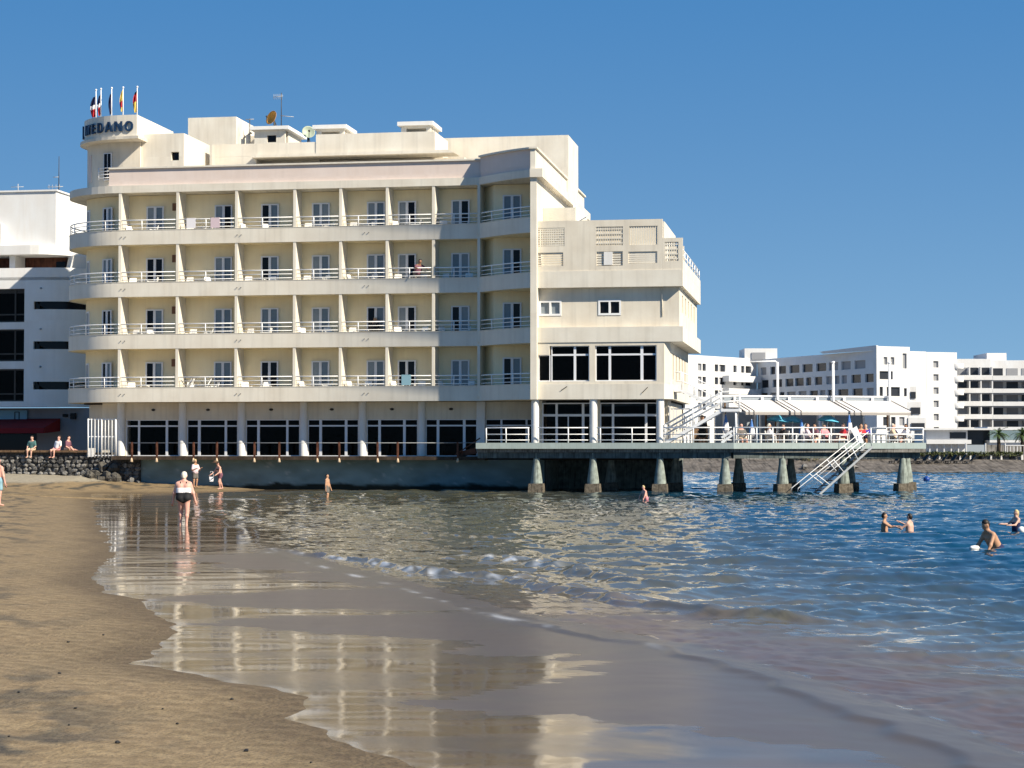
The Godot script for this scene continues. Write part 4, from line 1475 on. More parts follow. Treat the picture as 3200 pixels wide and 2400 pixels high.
func make_stone_wall() -> void:
	var o := thing("stone_wall", "dark lava-stone rubble wall at the top of the beach, left of the hotel", "wall")
	o.transform = hotel_frame
	var r := RandomNumberGenerator.new()
	r.seed = 5
	var st := mb()
	box(st, -34.0, -22.2, -0.6, 1.98, -1.6, -0.75)
	box(st, -22.197, -20.62, -0.6, 1.60, -1.6, -0.85)
	part("wall_core", st, M.mortar, o)
	st = mb()
	box(st, -34.0, -23.5, 1.99, 2.10, -1.7, -0.5)
	part("coping", st, M.wood, o)
	block("bench_post", -23.5, -23.15, 1.75, 2.22, -0.9, -0.55, M.white_wall, o)
	var kinds := []
	for k in 8:
		kinds.append(blob(r, 0.45))
	var n := 0
	var y := 0.20
	var row := 0
	while y < 1.92:
		var u := -30.6 + 0.12 * (row % 2)
		while u < -20.7:
			var w := 0.26 + 0.2 * r.randf()
			var h := 0.20 + 0.1 * r.randf()
			var base := 0.36 + maxf(0.0, (-20.8 - u) * 0.085)
			var lim := 1.95 if u < -22.2 else 1.55
			if y > minf(base, 0.85) - 0.22 and y + h * 0.5 < lim and n < 295:
				n += 1
				var front := -0.73 if u < -22.2 else -0.85
				var m: Material = M["stone%d" % (r.randi() % 4)]
				put("stone", kinds[r.randi() % 8], m, o, Transform3D(Basis(Vector3.FORWARD, r.randf_range(-0.7, 0.7)) * Basis.from_scale(Vector3(w * 1.2, h * 1.25, 0.34)), Vector3(u, y + r.randf_range(-0.04, 0.04), front)))
			u += w * 0.93
		y += 0.215
		row += 1
	# pale concrete ramp and boulders where the wall meets the hotel
	for e in [[-22.9, 0.75, -0.5, 0.9], [-22.3, 0.7, -0.35, 0.8], [-22.6, 1.2, -0.65, 0.8], [-22.0, 1.15, -0.7, 0.6], [-21.8, 0.6, -0.25, 0.7], [-22.5, 0.55, -0.05, 0.5], [-23.3, 0.8, -0.3, 0.6]]:
		put("rock", kinds[int(e[3] * 20.0) % 8], M.rock, o, Transform3D(Basis(Vector3.UP, e[0] * 3.0) * Basis.from_scale(Vector3(e[3] * 1.3, e[3], 0.7)), Vector3(e[0], e[1], e[2])))
	var rocks := [[-21.6, 0.45, -0.4, 0.4], [-21.0, 0.5, -0.6, 0.55], [-20.6, 0.42, -0.6, 0.42], [-22.4, 0.62, -0.1, 0.32], [-23.1, 0.75, -0.1, 0.36], [-21.3, 0.85, -0.8, 0.5], [-20.8, 0.9, -0.85, 0.45], [-22.0, 0.52, -0.1, 0.3]]
	for k in rocks.size():
		var e: Array = rocks[k]
		var lab: String = ["grey boulder in front of the dark sea wall's left end", "largest dark boulder below the terrace ledge's left end", "dark boulder against the left end of the sea wall", "small pale boulder at the foot of the stone wall's right end", "pale boulder at the left below the white gate", "dark boulder above the others under the ledge", "upper dark boulder touching the sea wall under the ledge", "smallest pale boulder on the sand below the white gate"][k]
		var b := put("boulder", kinds[k], M.rock if e[0] < -21.8 else M["stone%d" % (k % 2)], self, hotel_frame * Transform3D(Basis(Vector3.UP, k * 1.1) * Basis.from_scale(Vector3(e[3] * 1.0, e[3] * 0.8, e[3] * 0.8)), Vector3(e[0], e[1] - 0.04, e[2])))
		tagged(b, lab, "boulder", "boulders at the wall's end")
	# white barred gate on the wall, at the hotel's corner
	var g := thing("white_gate", "white barred metal gate between the stone wall and the hotel's first column", "gate")
	g.transform = hotel_frame
	for k in 9:
		var u := -23.45 + k * 0.195
		st = mb(true)
		tube(st, [Vector3(u, 1.72, -0.55), Vector3(u, 3.82, -0.55)], 0.02 if k % 4 else 0.035)
		part("bar", st, M.paint, g)
	st = mb()
	for yy in [1.8, 2.82, 3.76]:
		box(st, -23.46, -21.85, yy, yy + 0.05, -0.60, -0.57)
	part("gate_frame", st, M.paint, g)
	st = mb(true)
	tube(st, [Vector3(-21.86, 1.8, -0.55), Vector3(-21.86, 3.8, -0.55)], 0.04)
	part("gate_post", st, M.paint, g)


# ------------------------------------------------------------------ white building at the left
func make_neighbour() -> void:
	var o := thing("white_building", "white seafront building with dark windows and red awning, left of the hotel", "building")
	var place := hotel_frame * Transform3D(Basis.from_scale(Vector3(0.923, 0.923, 0.923)), Vector3(1.385, 0.185, 8.3))
	o.transform = place
	var zf := -22.0
	# rounded body
	var plan := PackedVector2Array([Vector2(-52, -44), Vector2(-52, zf)])
	plan.append(Vector2(-35.4, zf))
	for k in 10:
		var t := PI / 2 - PI / 2 * k / 9.0
		plan.append(Vector2(-35.4 + 4.6 * cos(t), zf - 5.0 + 5.0 * sin(t)))
	plan.append(Vector2(-30.8, -44))
	var st := mb()
	var front := PackedVector2Array()
	for i in range(1, plan.size()):
		front.append(plan[i])
	# storeys, open where the long dark windows are
	var cut := [[5.27, 7.42], [7.93, 10.05], [10.52, 12.74]]
	var ys := [4.9, 5.27, 7.42, 7.93, 10.05, 10.52, 12.74, 14.12]
	for j in ys.size() - 1:
		if j % 2 == 0:
			st = mb()
			strip(st, front, 0.35, ys[j], ys[j + 1])
			part("wall", st, M.white_wall, o)
		else:
			st = mb()
			strip(st, PackedVector2Array([Vector2(-36.4, zf), Vector2(-35.75, zf)]), 0.35, ys[j], ys[j + 1])
			var y0: float = [6.05, 8.72, 11.36][(j - 1) / 2]
			var y1 := y0 + 0.52
			var arc := PackedVector2Array()
			arc.append(Vector2(-35.75, zf))
			for i in range(1, front.size()):
				arc.append(front[i])
			part("wall", st, M.white_wall, o)
			st = mb()
			strip(st, arc, 0.35, ys[j], y0)
			part("wall", st, M.white_wall, o)
			st = mb()
			strip(st, arc, 0.35, y1, ys[j + 1])
			part("wall", st, M.white_wall, o)
			block("wall", -52, -45, ys[j], ys[j + 1], zf - 0.35, zf, M.white_wall, o)
			var w := mb()
			strip(w, offset_path(arc, 0.18), 0.05, y0, y1)
			part("strip_window", w, M.dark_pane, o)
			var big := mb()
			for x in [-44.9, -41.9, -38.9, -37.1, -36.42]:
				box(big, x - 0.05, x + 0.05, ys[j], ys[j + 1], zf - 0.3, zf - 0.15)
			for f in [0.0, 0.22, 1.0]:
				var yy := lerpf(ys[j] + 0.05, ys[j + 1] - 0.05, f)
				box(big, -45, -36.4, yy - 0.045, yy + 0.045, zf - 0.297, zf - 0.153)
			var wn := part("window", big, M.dark_metal, o)
			for x in [-44.9, -41.9, -38.9, -37.1]:
				block("pane", x + 0.05, (x + 2.95 if x < -39 else (x + 1.75 if x < -38 else x + 0.63)), ys[j] + 0.09, ys[j + 1] - 0.09, zf - 0.24, zf - 0.22, M.glass, wn)
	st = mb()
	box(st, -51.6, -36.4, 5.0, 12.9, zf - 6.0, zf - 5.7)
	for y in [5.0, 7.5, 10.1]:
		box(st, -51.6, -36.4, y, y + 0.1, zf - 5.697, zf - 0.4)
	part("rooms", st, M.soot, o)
	for y in [12.2, 9.5, 7.0]:
		st = mb(true)
		tube(st, [Vector3(-35.25, y + 0.55, zf - 0.02), Vector3(-35.25, y + 0.55, zf + 0.06)], 0.07)
		part("wall_lamp", st, M.grey_panel, o)
	st = mb()
	prism(st, plan, 13.3, 13.5)
	part("roof_terrace_floor", st, M.white_wall, o)
	# recessed top storey with a rounded slab over it
	st = mb()
	box(st, -52, -34.4, 13.503, 15.0, -40.0, zf - 2.2)
	part("terrace_back_wall", st, M.terracotta, o)
	st = mb()
	box(st, -35.1, -34.45, 13.7, 14.7, zf - 2.2, zf - 2.12)
	part("terrace_window", st, M.dark_pane, o)
	for x in [-37.5, -42.0]:
		block("terrace_pier", x - 0.2, x + 0.2, 13.503, 15.0, zf - 2.1, zf - 0.5, M.white_wall, o)
	st = mb()
	hexa(st, [Vector3(-34.3, 13.503, zf - 1.6), Vector3(-32.0, 13.503, zf - 5.0), Vector3(-31.6, 13.503, zf - 4.6), Vector3(-33.9, 13.503, zf - 1.2), Vector3(-34.0, 15.0, zf - 1.6), Vector3(-31.7, 15.0, zf - 5.0), Vector3(-31.3, 15.0, zf - 4.6), Vector3(-33.5, 15.0, zf - 1.2)])
	part("terrace_pier", st, M.white_wall, o)
	var slab := PackedVector2Array([Vector2(-52, -42), Vector2(-52, zf + 0.1), Vector2(-36.0, zf + 0.1)])
	for k in 9:
		var t := PI / 2 - PI / 2 * k / 8.0
		slab.append(Vector2(-36.0 + 3.0 * cos(t), zf - 4.0 + 4.1 * sin(t)))
	slab.append(Vector2(-33.0, -42))
	st = mb()
	prism(st, slab, 15.003, 15.62)
	part("roof_slab", st, M.white_wall, o)
	st = mb()
	box(st, -46.0, -34.5, 15.623, 19.25, -31.0, zf - 0.6)
	part("roof_block", st, M.white_wall, o)
	st = mb()
	box(st, -46.0, -38.12, 15.623, 17.1, zf - 0.6, zf - 0.1)
	part("roof_block", st, M.white_wall, o)
	block("coping", -46.1, -34.4, 19.253, 19.36, -31.1, zf - 0.5, M.white_wall, o)
	# shaded ground floor with the red awning
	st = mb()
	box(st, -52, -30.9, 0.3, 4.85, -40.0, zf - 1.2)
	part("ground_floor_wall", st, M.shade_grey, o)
	st = mb()
	box(st, -52, -36.0, 0.5, 3.4, zf - 1.2, zf - 1.15)
	part("shop_front", st, M.dark_pane, o)
	st = mb()
	box(st, -52, -36.6, 3.9, 4.7, zf - 1.19, zf - 1.0)
	part("shop_fascia", st, M.sky_cloth, o)
	st = mb()
	for x in [-37.45, -37.15]:
		box(st, x - 0.03, x + 0.03, 3.95, 4.6, zf - 1.0, zf - 0.98)
	for y in [3.95, 4.56]:
		box(st, -37.42, -37.18, y, y + 0.05, zf - 1.0, zf - 0.98)
	part("shop_sign_mark", st, M.dark, o)
	block("wall_speaker", -34.1, -33.8, 4.25, 4.45, zf - 1.2, zf - 1.0, M.dark, o)
	block("wall_speaker", -33.55, -33.2, 4.1, 4.5, zf - 1.2, zf - 0.95, M.dark, o)
	st = mb()
	hexa(st, [Vector3(-52, 3.3, zf - 1.1), Vector3(-34.3, 3.3, zf - 1.1), Vector3(-34.3, 3.15, zf + 1.6), Vector3(-52, 3.15, zf + 1.6), Vector3(-52, 4.05, zf - 1.1), Vector3(-34.3, 4.15, zf - 1.1), Vector3(-34.3, 3.5, zf + 1.6), Vector3(-52, 3.35, zf + 1.6)])
	part("awning", st, M.red_canvas, o)
	# roof aerials
	var a := thing("roof_aerial", "thin dark aerial mast on the white building's roof, left of the sign tower", "aerial")
	a.transform = place
	st = mb(true)
	tube(st, [Vector3(-34.9, 19.25, -24.0), Vector3(-34.9, 21.8, -24.0)], 0.035, 0.02)
	part("mast", st, M.dark_metal, a)
	st = mb(true)
	tube(st, [Vector3(-35.7, 19.75, -24.0), Vector3(-34.6, 19.75, -24.0)], 0.03)
	for k in 4:
		tube(st, [Vector3(-35.6 + k * 0.25, 19.6, -24.0), Vector3(-35.6 + k * 0.25, 19.9, -24.0)], 0.015)
	tube(st, [Vector3(-35.3, 20.4, -24.0), Vector3(-34.9, 20.4, -24.0)], 0.03)
	part("elements", st, M.steel, a)
	a = thing("roof_aerial", "small pale aerial at the far left on the white building's roof", "aerial")
	a.transform = place
	st = mb(true)
	tube(st, [Vector3(-37.8, 19.25, -24.0), Vector3(-37.8, 20.0, -24.0)], 0.03)
	tube(st, [Vector3(-38.3, 19.8, -24.0), Vector3(-37.4, 19.8, -24.0)], 0.025)
	part("mast", st, M.steel, a)


# ------------------------------------------------------------------ far shore: white hotels, promenade, beach
func facade(o: Node3D, a: Vector2, b: Vector2, depth: float, y0: float, y1: float, m: Material, wins: Array, wall := "wall") -> void:
	# a wing whose visible front runs from plan point a to b, with windows [x, width, y, height, pale]
	var d := b - a
	var l := d.length()
	var xf := Transform3D(Basis(Vector3.UP, atan2(-d.y, d.x)), Vector3(a.x, 0, a.y))
	var st := mb()
	var holes := []
	for w in wins:
		holes.append([w[0], w[0] + w[1], w[2], w[2] + w[3]])
	holed(st, 0, l, y0, y1, -0.5, 0.0, holes)
	box(st, 0, l, y0, y1, -depth, -0.503)
	var q := part(wall, st, m, o)
	q.transform = xf
	for w in wins:
		block("window", w[0], w[0] + w[1], w[2], w[2] + w[3], -0.42, -0.36, M.far_pane_pale if w[4] else M.far_pane, q)


func make_far_shore() -> void:
	var st: SurfaceTool
	var r := RandomNumberGenerator.new()
	r.seed = 77
	# beach across the bay and the promenade behind it
	var v := PackedVector3Array()
	var c := PackedColorArray()
	var n := FastNoiseLite.new()
	n.seed = 6
	n.frequency = 0.12
	n.fractal_octaves = 4
	for j in 26:
		for i in 160:
			var t := float(j) / 25.0
			var x := lerpf(8.0, 190.0, float(i) / 159.0)
			var z := -166.0 - 12.0 * t
			v.append(Vector3(x, -0.35 + 1.5 * t + 0.12 * n.get_noise_2d(x * 2.0, z * 4.0), z))
			c.append(Color.WHITE)
	var far_beach := put("far_beach", grid_mesh(v, c, 26, 160), M.far_sand, self)
	far_beach.set_meta("kind", "structure")
	st = mb()
	prism(st, PackedVector2Array([Vector2(0, -420), Vector2(0, -177.4), Vector2(220, -177.4), Vector2(700, -420)]), -1.0, 1.45)
	var prom := part("promenade", st, M.promenade)
	prom.set_meta("kind", "structure")
	var hed := mb()
	var rr := RandomNumberGenerator.new()
	rr.seed = 15
	for k in 2600:
		var x := rr.randf_range(30.0, 47.0)
		var p := Vector3(x, 1.42 + rr.randf() * 0.32, -177.2 + rr.randf_range(-0.2, 0.3))
		var d := Vector3(rr.randf_range(-1, 1), rr.randf_range(-0.6, 1), rr.randf_range(-1, 1)) * 0.16
		var e := Vector3(rr.randf_range(-1, 1), rr.randf_range(-1, 1), rr.randf_range(-1, 1)) * 0.12
		for q in [p - d, p + e, p + d]:
			hed.add_vertex(q)
	var h := part("hedge", hed, M.hedge)
	h.set_meta("kind", "stuff")
	tagged(h, "low green and brown hedge along the promenade across the bay", "hedge")
	# the low sea wall with its posts
	var pw := thing("promenade_wall", "pale low wall with posts at the top of the far beach", "wall", Vector3(0, 0, -177.0))
	for k in 17:
		block("post", 34.6 + k * 0.95, 34.75 + k * 0.95, 0.85, 1.45, -0.3, -0.1, M.white_wall if k % 3 else M.dark, pw)
	st = mb()
	box(st, 8, 60, 0.6, 1.2, -0.6, -0.31)
	part("wall", st, M.promenade, pw)
	# white hotel with angled wings
	var o := thing("white_hotel", "large white angular hotel across the bay with rows of dark windows", "hotel", Vector3.ZERO)
	var wins := []
	for row in 6:
		var y := 18.0 - row * 2.75
		for x in [1.0, 3.4, 9.3, 15.5, 18.2, 22.5, 25.5, 28.2]:
			wins.append([x, 1.3, y, 1.5, x == 9.3])
			if x in [9.3, 15.5, 25.5]:
				wins.append([x + 1.7, 1.2, y, 1.5, x == 15.5])
	facade(o, Vector2(33.0, -396), Vector2(53.6, -420), 12.0, -1.0, 21.2, M.far_white, wins)
	wins = []
	for row in 6:
		var y := 17.6 - row * 2.8
		var x := 1.5
		while x < 42.6:
			var w := r.randf_range(1.8, 4.0)
			wins.append([x, w, y, 1.65, r.randf() < 0.3])
			x += w + r.randf_range(0.6, 1.8)
	facade(o, Vector2(53.7, -420.0), Vector2(71.6, -378.0), 12.0, -1.0, 21.0, M.far_white, wins)
	wins = [[1.7, 0.9, 18.2, 1.5, true], [3.4, 0.9, 18.2, 1.5, true], [6.3, 1.0, 17.5, 3.0, true], [0.7, 3.2, 15.3, 1.6, false], [2.4, 3.2, 12.0, 1.8, false], [0.7, 0.8, 12.0, 1.8, false], [6.6, 0.7, 12.0, 1.6, false], [1.5, 3.0, 9.0, 1.7, false], [1.5, 3.0, 6.2, 1.7, false], [5.4, 1.3, 6.2, 1.7, true]]
	facade(o, Vector2(71.65, -377.0), Vector2(78.9, -380.5), 1.0, -1.0, 21.8, M.far_white, wins)
	st = mb()
	hexa(st, [Vector3(63.5, 21.0, -392), Vector3(71.7, 21.0, -377.6), Vector3(71.7, 21.0, -377.5), Vector3(63.5, 21.0, -392), Vector3(63.5, 21.6, -396), Vector3(76, 22.0, -390), Vector3(71.7, 22.0, -377.4), Vector3(63.5, 21.5, -391.8)])
	part("roof_edge", st, M.far_white, o)
	st = mb()
	box(st, 50.7, 57.8, 20.5, 23.4, -428, -418)
	part("roof_house", st, M.far_white, o)
	block("window", 52.2, 55.2, 20.9, 22.5, -418.0, -417.8, M.far_pane_pale, o)
	for k in 4:   # stepped terraces at the right end
		st = mb()
		box(st, 78.4, 80.2 + k * 0.85, -1.0, 14.0 - k * 3.1, -392, -380.5 + k * 0.3)
		part("terrace_step", st, M.far_white, o)
		block("window", 79.0, 80.0 + k * 0.8, 11.6 - k * 3.1, 12.9 - k * 3.1, -380.5 + k * 0.3, -380.3 + k * 0.3, M.far_pane, o)
	for k in 3:   # balconies on the concave corner
		st = mb()
		hexa(st, [Vector3(45.0, 15.9 - k * 2.75, -410.0), Vector3(52.4, 15.9 - k * 2.75, -418.7), Vector3(54.2, 15.9 - k * 2.75, -417.0), Vector3(46.2, 15.9 - k * 2.75, -408.6), Vector3(45.0, 17.2 - k * 2.75, -410.0), Vector3(52.4, 17.2 - k * 2.75, -418.7), Vector3(54.2, 17.2 - k * 2.75, -417.0), Vector3(46.2, 17.2 - k * 2.75, -408.6)])
		part("balcony", st, M.far_white, o)
	# tall block and the balcony block at the right
	o = thing("white_apartment_block", "plain tall white block across the bay with a column of small windows", "apartment block")
	wins = []
	for row in 7:
		wins.append([1.6, 1.2, 18.5 - row * 2.75, 1.35, true])
	facade(o, Vector2(86.2, -399.0), Vector2(93.0, -401.0), 10.0, -1.0, 21.7, M.far_white, wins)
	facade(o, Vector2(82.6, -414), Vector2(86.15, -400), 3.0, -1.0, 21.6, M.far_white, [])
	for k in 5:
		st = mb(true)
		lathe(st, Vector3(93.2, 19.4 - k * 2.75, -402.0), [Vector2(1.4, -1.1), Vector2(1.5, 0.0), Vector2(0.0, 0.0)], 14)
		part("round_balcony", st, M.far_white, o)
	o = thing("balcony_block", "white apartment block with long balcony stripes at the right edge", "apartment block")
	st = mb()
	box(st, 94.0, 101.4, -1.0, 20.6, -420, -406.5)
	part("wall", st, M.far_white, o)
	st = mb()
	box(st, 101.403, 135.0, -1.0, 20.4, -424, -409)
	part("wall", st, M.far_white, o)
	block("roof_house", 102.0, 106.2, 20.4, 22.1, -424, -412, M.canvas, o)
	for row in 6:
		var y := 17.85 - row * 2.75
		block("balcony_front", 94.0, 101.4, y - 1.75, y - 0.75, -405.1, -404.9, M.far_white, o)
		block("balcony_floor", 94.0, 101.4, y - 2.0, y - 1.8, -406.5, -405.2, M.far_pane_pale, o)
		st = mb()
		hexa(st, [Vector3(101.45, y - 1.75, -405.1), Vector3(135, y - 1.75, -404.0), Vector3(135, y - 1.75, -403.8), Vector3(101.45, y - 1.75, -404.9), Vector3(101.45, y - 0.85, -405.1), Vector3(135, y - 0.85, -404.0), Vector3(135, y - 0.85, -403.8), Vector3(101.45, y - 0.85, -404.9)])
		part("balcony_front", st, M.far_white, o)
		block("balcony_floor", 101.45, 135.0, y - 2.1, y - 1.8, -408.9, -405.2, M.far_pane_pale, o)
		for k in 3:
			block("window", 94.5 + k * 2.4, 96.3 + k * 2.4, y - 0.75, y + 0.9, -406.5, -406.4, M.far_pane if (k + row) % 3 else M.far_pane_pale, o)
			block("balcony_divider", 96.5 + k * 2.4, 96.75 + k * 2.4, y - 1.7, y + 1.0, -406.38, -405.1, M.far_white, o)
		for k in 7:
			block("window", 102.2 + k * 3.2, 104.6 + k * 3.2, y - 0.8, y + 0.85, -409.0, -408.9, M.far_pane_pale if (k * 2 + row) % 3 else M.far_pane, o)
	# low buildings on the promenade
	o = thing("low_white_house", "low flat-roofed white house on the promenade, just right of the deck", "house", Vector3(0, 0, -215))
	st = mb()
	box(st, 46.3, 51.0, 1.2, 4.05, -6, 0)
	part("wall", st, M.far_white, o)
	block("flat_roof", 45.8, 53.4, 4.053, 4.25, -6.2, 0.8, M.far_white, o)
	block("window", 49.0, 50.8, 3.1, 3.8, 0.0, 0.05, M.far_pane, o)
	block("balcony", 46.2, 51.2, 2.5, 2.95, 0.0, 0.9, M.far_white, o)
	for k in 5:
		block("post", 46.6 + k * 0.8, 46.72 + k * 0.8, 1.2, 2.5, 0.3, 0.5, M.far_white, o)
	st = mb()
	box(st, 51.003, 53.0, 1.2, 4.05, -6, -1.0)
	part("dark_porch", st, M.far_pane, o)
	o = thing("low_glass_house", "low white seafront building with a glass balcony, left of the palms", "house", Vector3(0, 0, -215))
	st = mb()
	box(st, 53.3, 63.0, 1.2, 2.65, -6, 0.5)
	part("wall", st, M.far_white, o)
	block("balcony_glass", 53.4, 61.0, 2.95, 4.0, 0.3, 0.34, M.clear_glass, o)
	block("floor_slab", 53.3, 63.0, 2.653, 2.93, -6, 0.7, M.far_white, o)
	block("flat_roof", 53.2, 63.0, 4.05, 4.4, -6, 0.2, M.far_white, o)
	block("back_wall", 53.4, 63.0, 2.933, 4.047, -5.5, -3.0, M.far_pane, o)
	for k in 4:
		block("window", 53.8 + k * 2.2, 55.4 + k * 2.2, 1.4, 2.4, 0.5, 0.55, M.far_pane_pale, o)
	o = thing("beach_wall_panels", "grey panelled terrace wall below the low glass building", "wall", Vector3(0, 0, -196))
	for k in 4:
		block("panel", 46.4 + k * 2.0, 48.3 + k * 2.0, 1.45, 2.4, -0.3, 0.0, M.grey_panel if k == 0 else M.promenade, o)
		block("post", 46.28 + k * 2.0, 46.38 + k * 2.0, 1.45, 2.55, -0.3, 0.05, M.far_white, o)
	o = thing("white_fence", "white railing on the promenade between the palms", "fence", Vector3(0, 0, -186))
	for k in 14:
		block("bar", 47.9 + k * 0.33, 47.97 + k * 0.33, 1.45, 2.35, 0.0, 0.06, M.far_white, o)
	block("rail", 47.8, 52.6, 2.3, 2.38, 0.06, 0.1, M.far_white, o)
	palm(Vector3(48.1, 1.45, -190), 2.0, "round-headed palm tree on the promenade left of the picture's edge", 3)
	palm(Vector3(50.7, 1.45, -191), 2.0, "palm tree cut off by the right edge of the picture", 8)
	# stacked sunbeds
	var sb: Node3D = null
	for k in 9:
		var p := Vector3(34.8 + k * 0.85, 0.72, -174.6 - 0.1 * (k % 2))
		var lab: String = "dark sunbed standing on the far beach, %s in the row from the deck's last pillar" % ["first", "second", "third", "fourth", "fifth", "sixth", "seventh", "eighth", "ninth"][k]
		if sb == null:
			sb = thing("sunbed", lab, "sunbed", p, 0.3, "dark sunbeds on the far beach")
			st = mb()
			beam(st, Vector3(-0.5, 0.18, 0), Vector3(0.1, 0.22, 0), 0.6, 0.07)
			part("seat", st, M.dark, sb)
			st = mb()
			beam(st, Vector3(0.1, 0.22, 0), Vector3(0.55, 0.75, 0), 0.6, 0.07)
			part("backrest", st, M.dark, sb)
			for q in [[-0.45, -0.25], [-0.45, 0.25], [0.1, -0.25], [0.1, 0.25]]:
				block("leg", q[0] - 0.03, q[0] + 0.03, -0.3, 0.17, q[1] - 0.03, q[1] + 0.03, M.steel if k % 2 else M.dark, sb)
		else:
			copy_of(sb, p, 0.3 - 0.1 * (k % 3), lab)
	# a few rocks at the far waterline
	var rk := RandomNumberGenerator.new()
	rk.seed = 12
	for k in 6:
		var b := put("rock", blob(rk, 0.4), M.stone1, self, Transform3D(Basis(Vector3.UP, k * 0.9) * Basis.from_scale(Vector3(1.4, 0.7, 0.9) * (0.7 + 0.12 * k)), Vector3([24.5, 26.0, 27.4, 28.6, 30.2, 50.0][k], 0.45 if k < 5 else 0.15, -170.5 - 0.5 * (k % 3))))
		tagged(b, ["leftmost dark rock on the far beach behind the sea stairs", "second dark rock behind the sea stairs", "middle dark rock on the far beach under the deck", "dark rock right of the sea stairs on the far beach", "rightmost dark rock under the deck on the far beach", "dark rock at the far waterline near the right edge"][k], "rock", "rocks on the far beach")
	var pb := RandomNumberGenerator.new()
	pb.seed = 4
	var bush := mb()
	for k in 500:
		var dd := Vector3(pb.randfn(), pb.randfn(), pb.randfn()).normalized() * pow(pb.randf(), 0.5)
		var pp := Vector3(27.0 + dd.x * 1.5, 1.6 + dd.y * 0.9, -176.5 + dd.z)
		var aa := Vector3(pb.randf_range(-1, 1), pb.randf_range(-1, 1), pb.randf_range(-1, 1)) * 0.2
		var bb := Vector3(pb.randf_range(-1, 1), pb.randf_range(-1, 1), pb.randf_range(-1, 1)) * 0.2
		for q in [pp, pp + aa, pp + bb]:
			bush.add_vertex(q)
	tagged(part("dry_bush", bush, M.leaf_dry), "dry brown bush hanging above the far beach behind the sea stairs", "bush")


func palm(at: Vector3, h: float, label: String, seed_: int) -> void:
	var r := RandomNumberGenerator.new()
	r.seed = seed_
	var o := thing("palm_tree", label, "palm tree", at, 0.0, "palms on the promenade")
	var st := mb(true)
	tube(st, [Vector3.ZERO, Vector3(0.05, h * 0.5, 0), Vector3(0.02, h, 0)], 0.22, 0.15, 8)
	part("trunk", st, M.trunk, o)
	for k in 30:
		var a := r.randf() * TAU
		var up := r.randf_range(-0.4, 1.2)
		var l := r.randf_range(0.9, 1.25)
		st = mb()
		var p := Vector3(0.02, h, 0)
		var dir := Vector3(cos(a) * cos(up), sin(up), sin(a) * cos(up))
		var side := Vector3(-sin(a), 0, cos(a))
		for s in 7:
			var q := p + dir * l / 7.0
			var w := 0.26 * (1.0 - absf(s - 2.5) / 5.5)
			for sg in [-1.0, 1.0]:
				var tip: Vector3 = p + side * sg * w + dir * 0.18 + Vector3.DOWN * 0.05
				for vv in [p, q, tip]:
					st.add_vertex(vv)
				var tip2: Vector3 = (p + q) * 0.5 + side * sg * w * 0.9 + dir * 0.16 + Vector3.DOWN * 0.07
				for vv in [p, (p + q) * 0.5, tip2]:
					st.add_vertex(vv)
			p = q
			dir = (dir + Vector3.DOWN * 0.2).normalized()
		part("frond", st, M.leaf if up > -0.2 else M.leaf_dry, o)


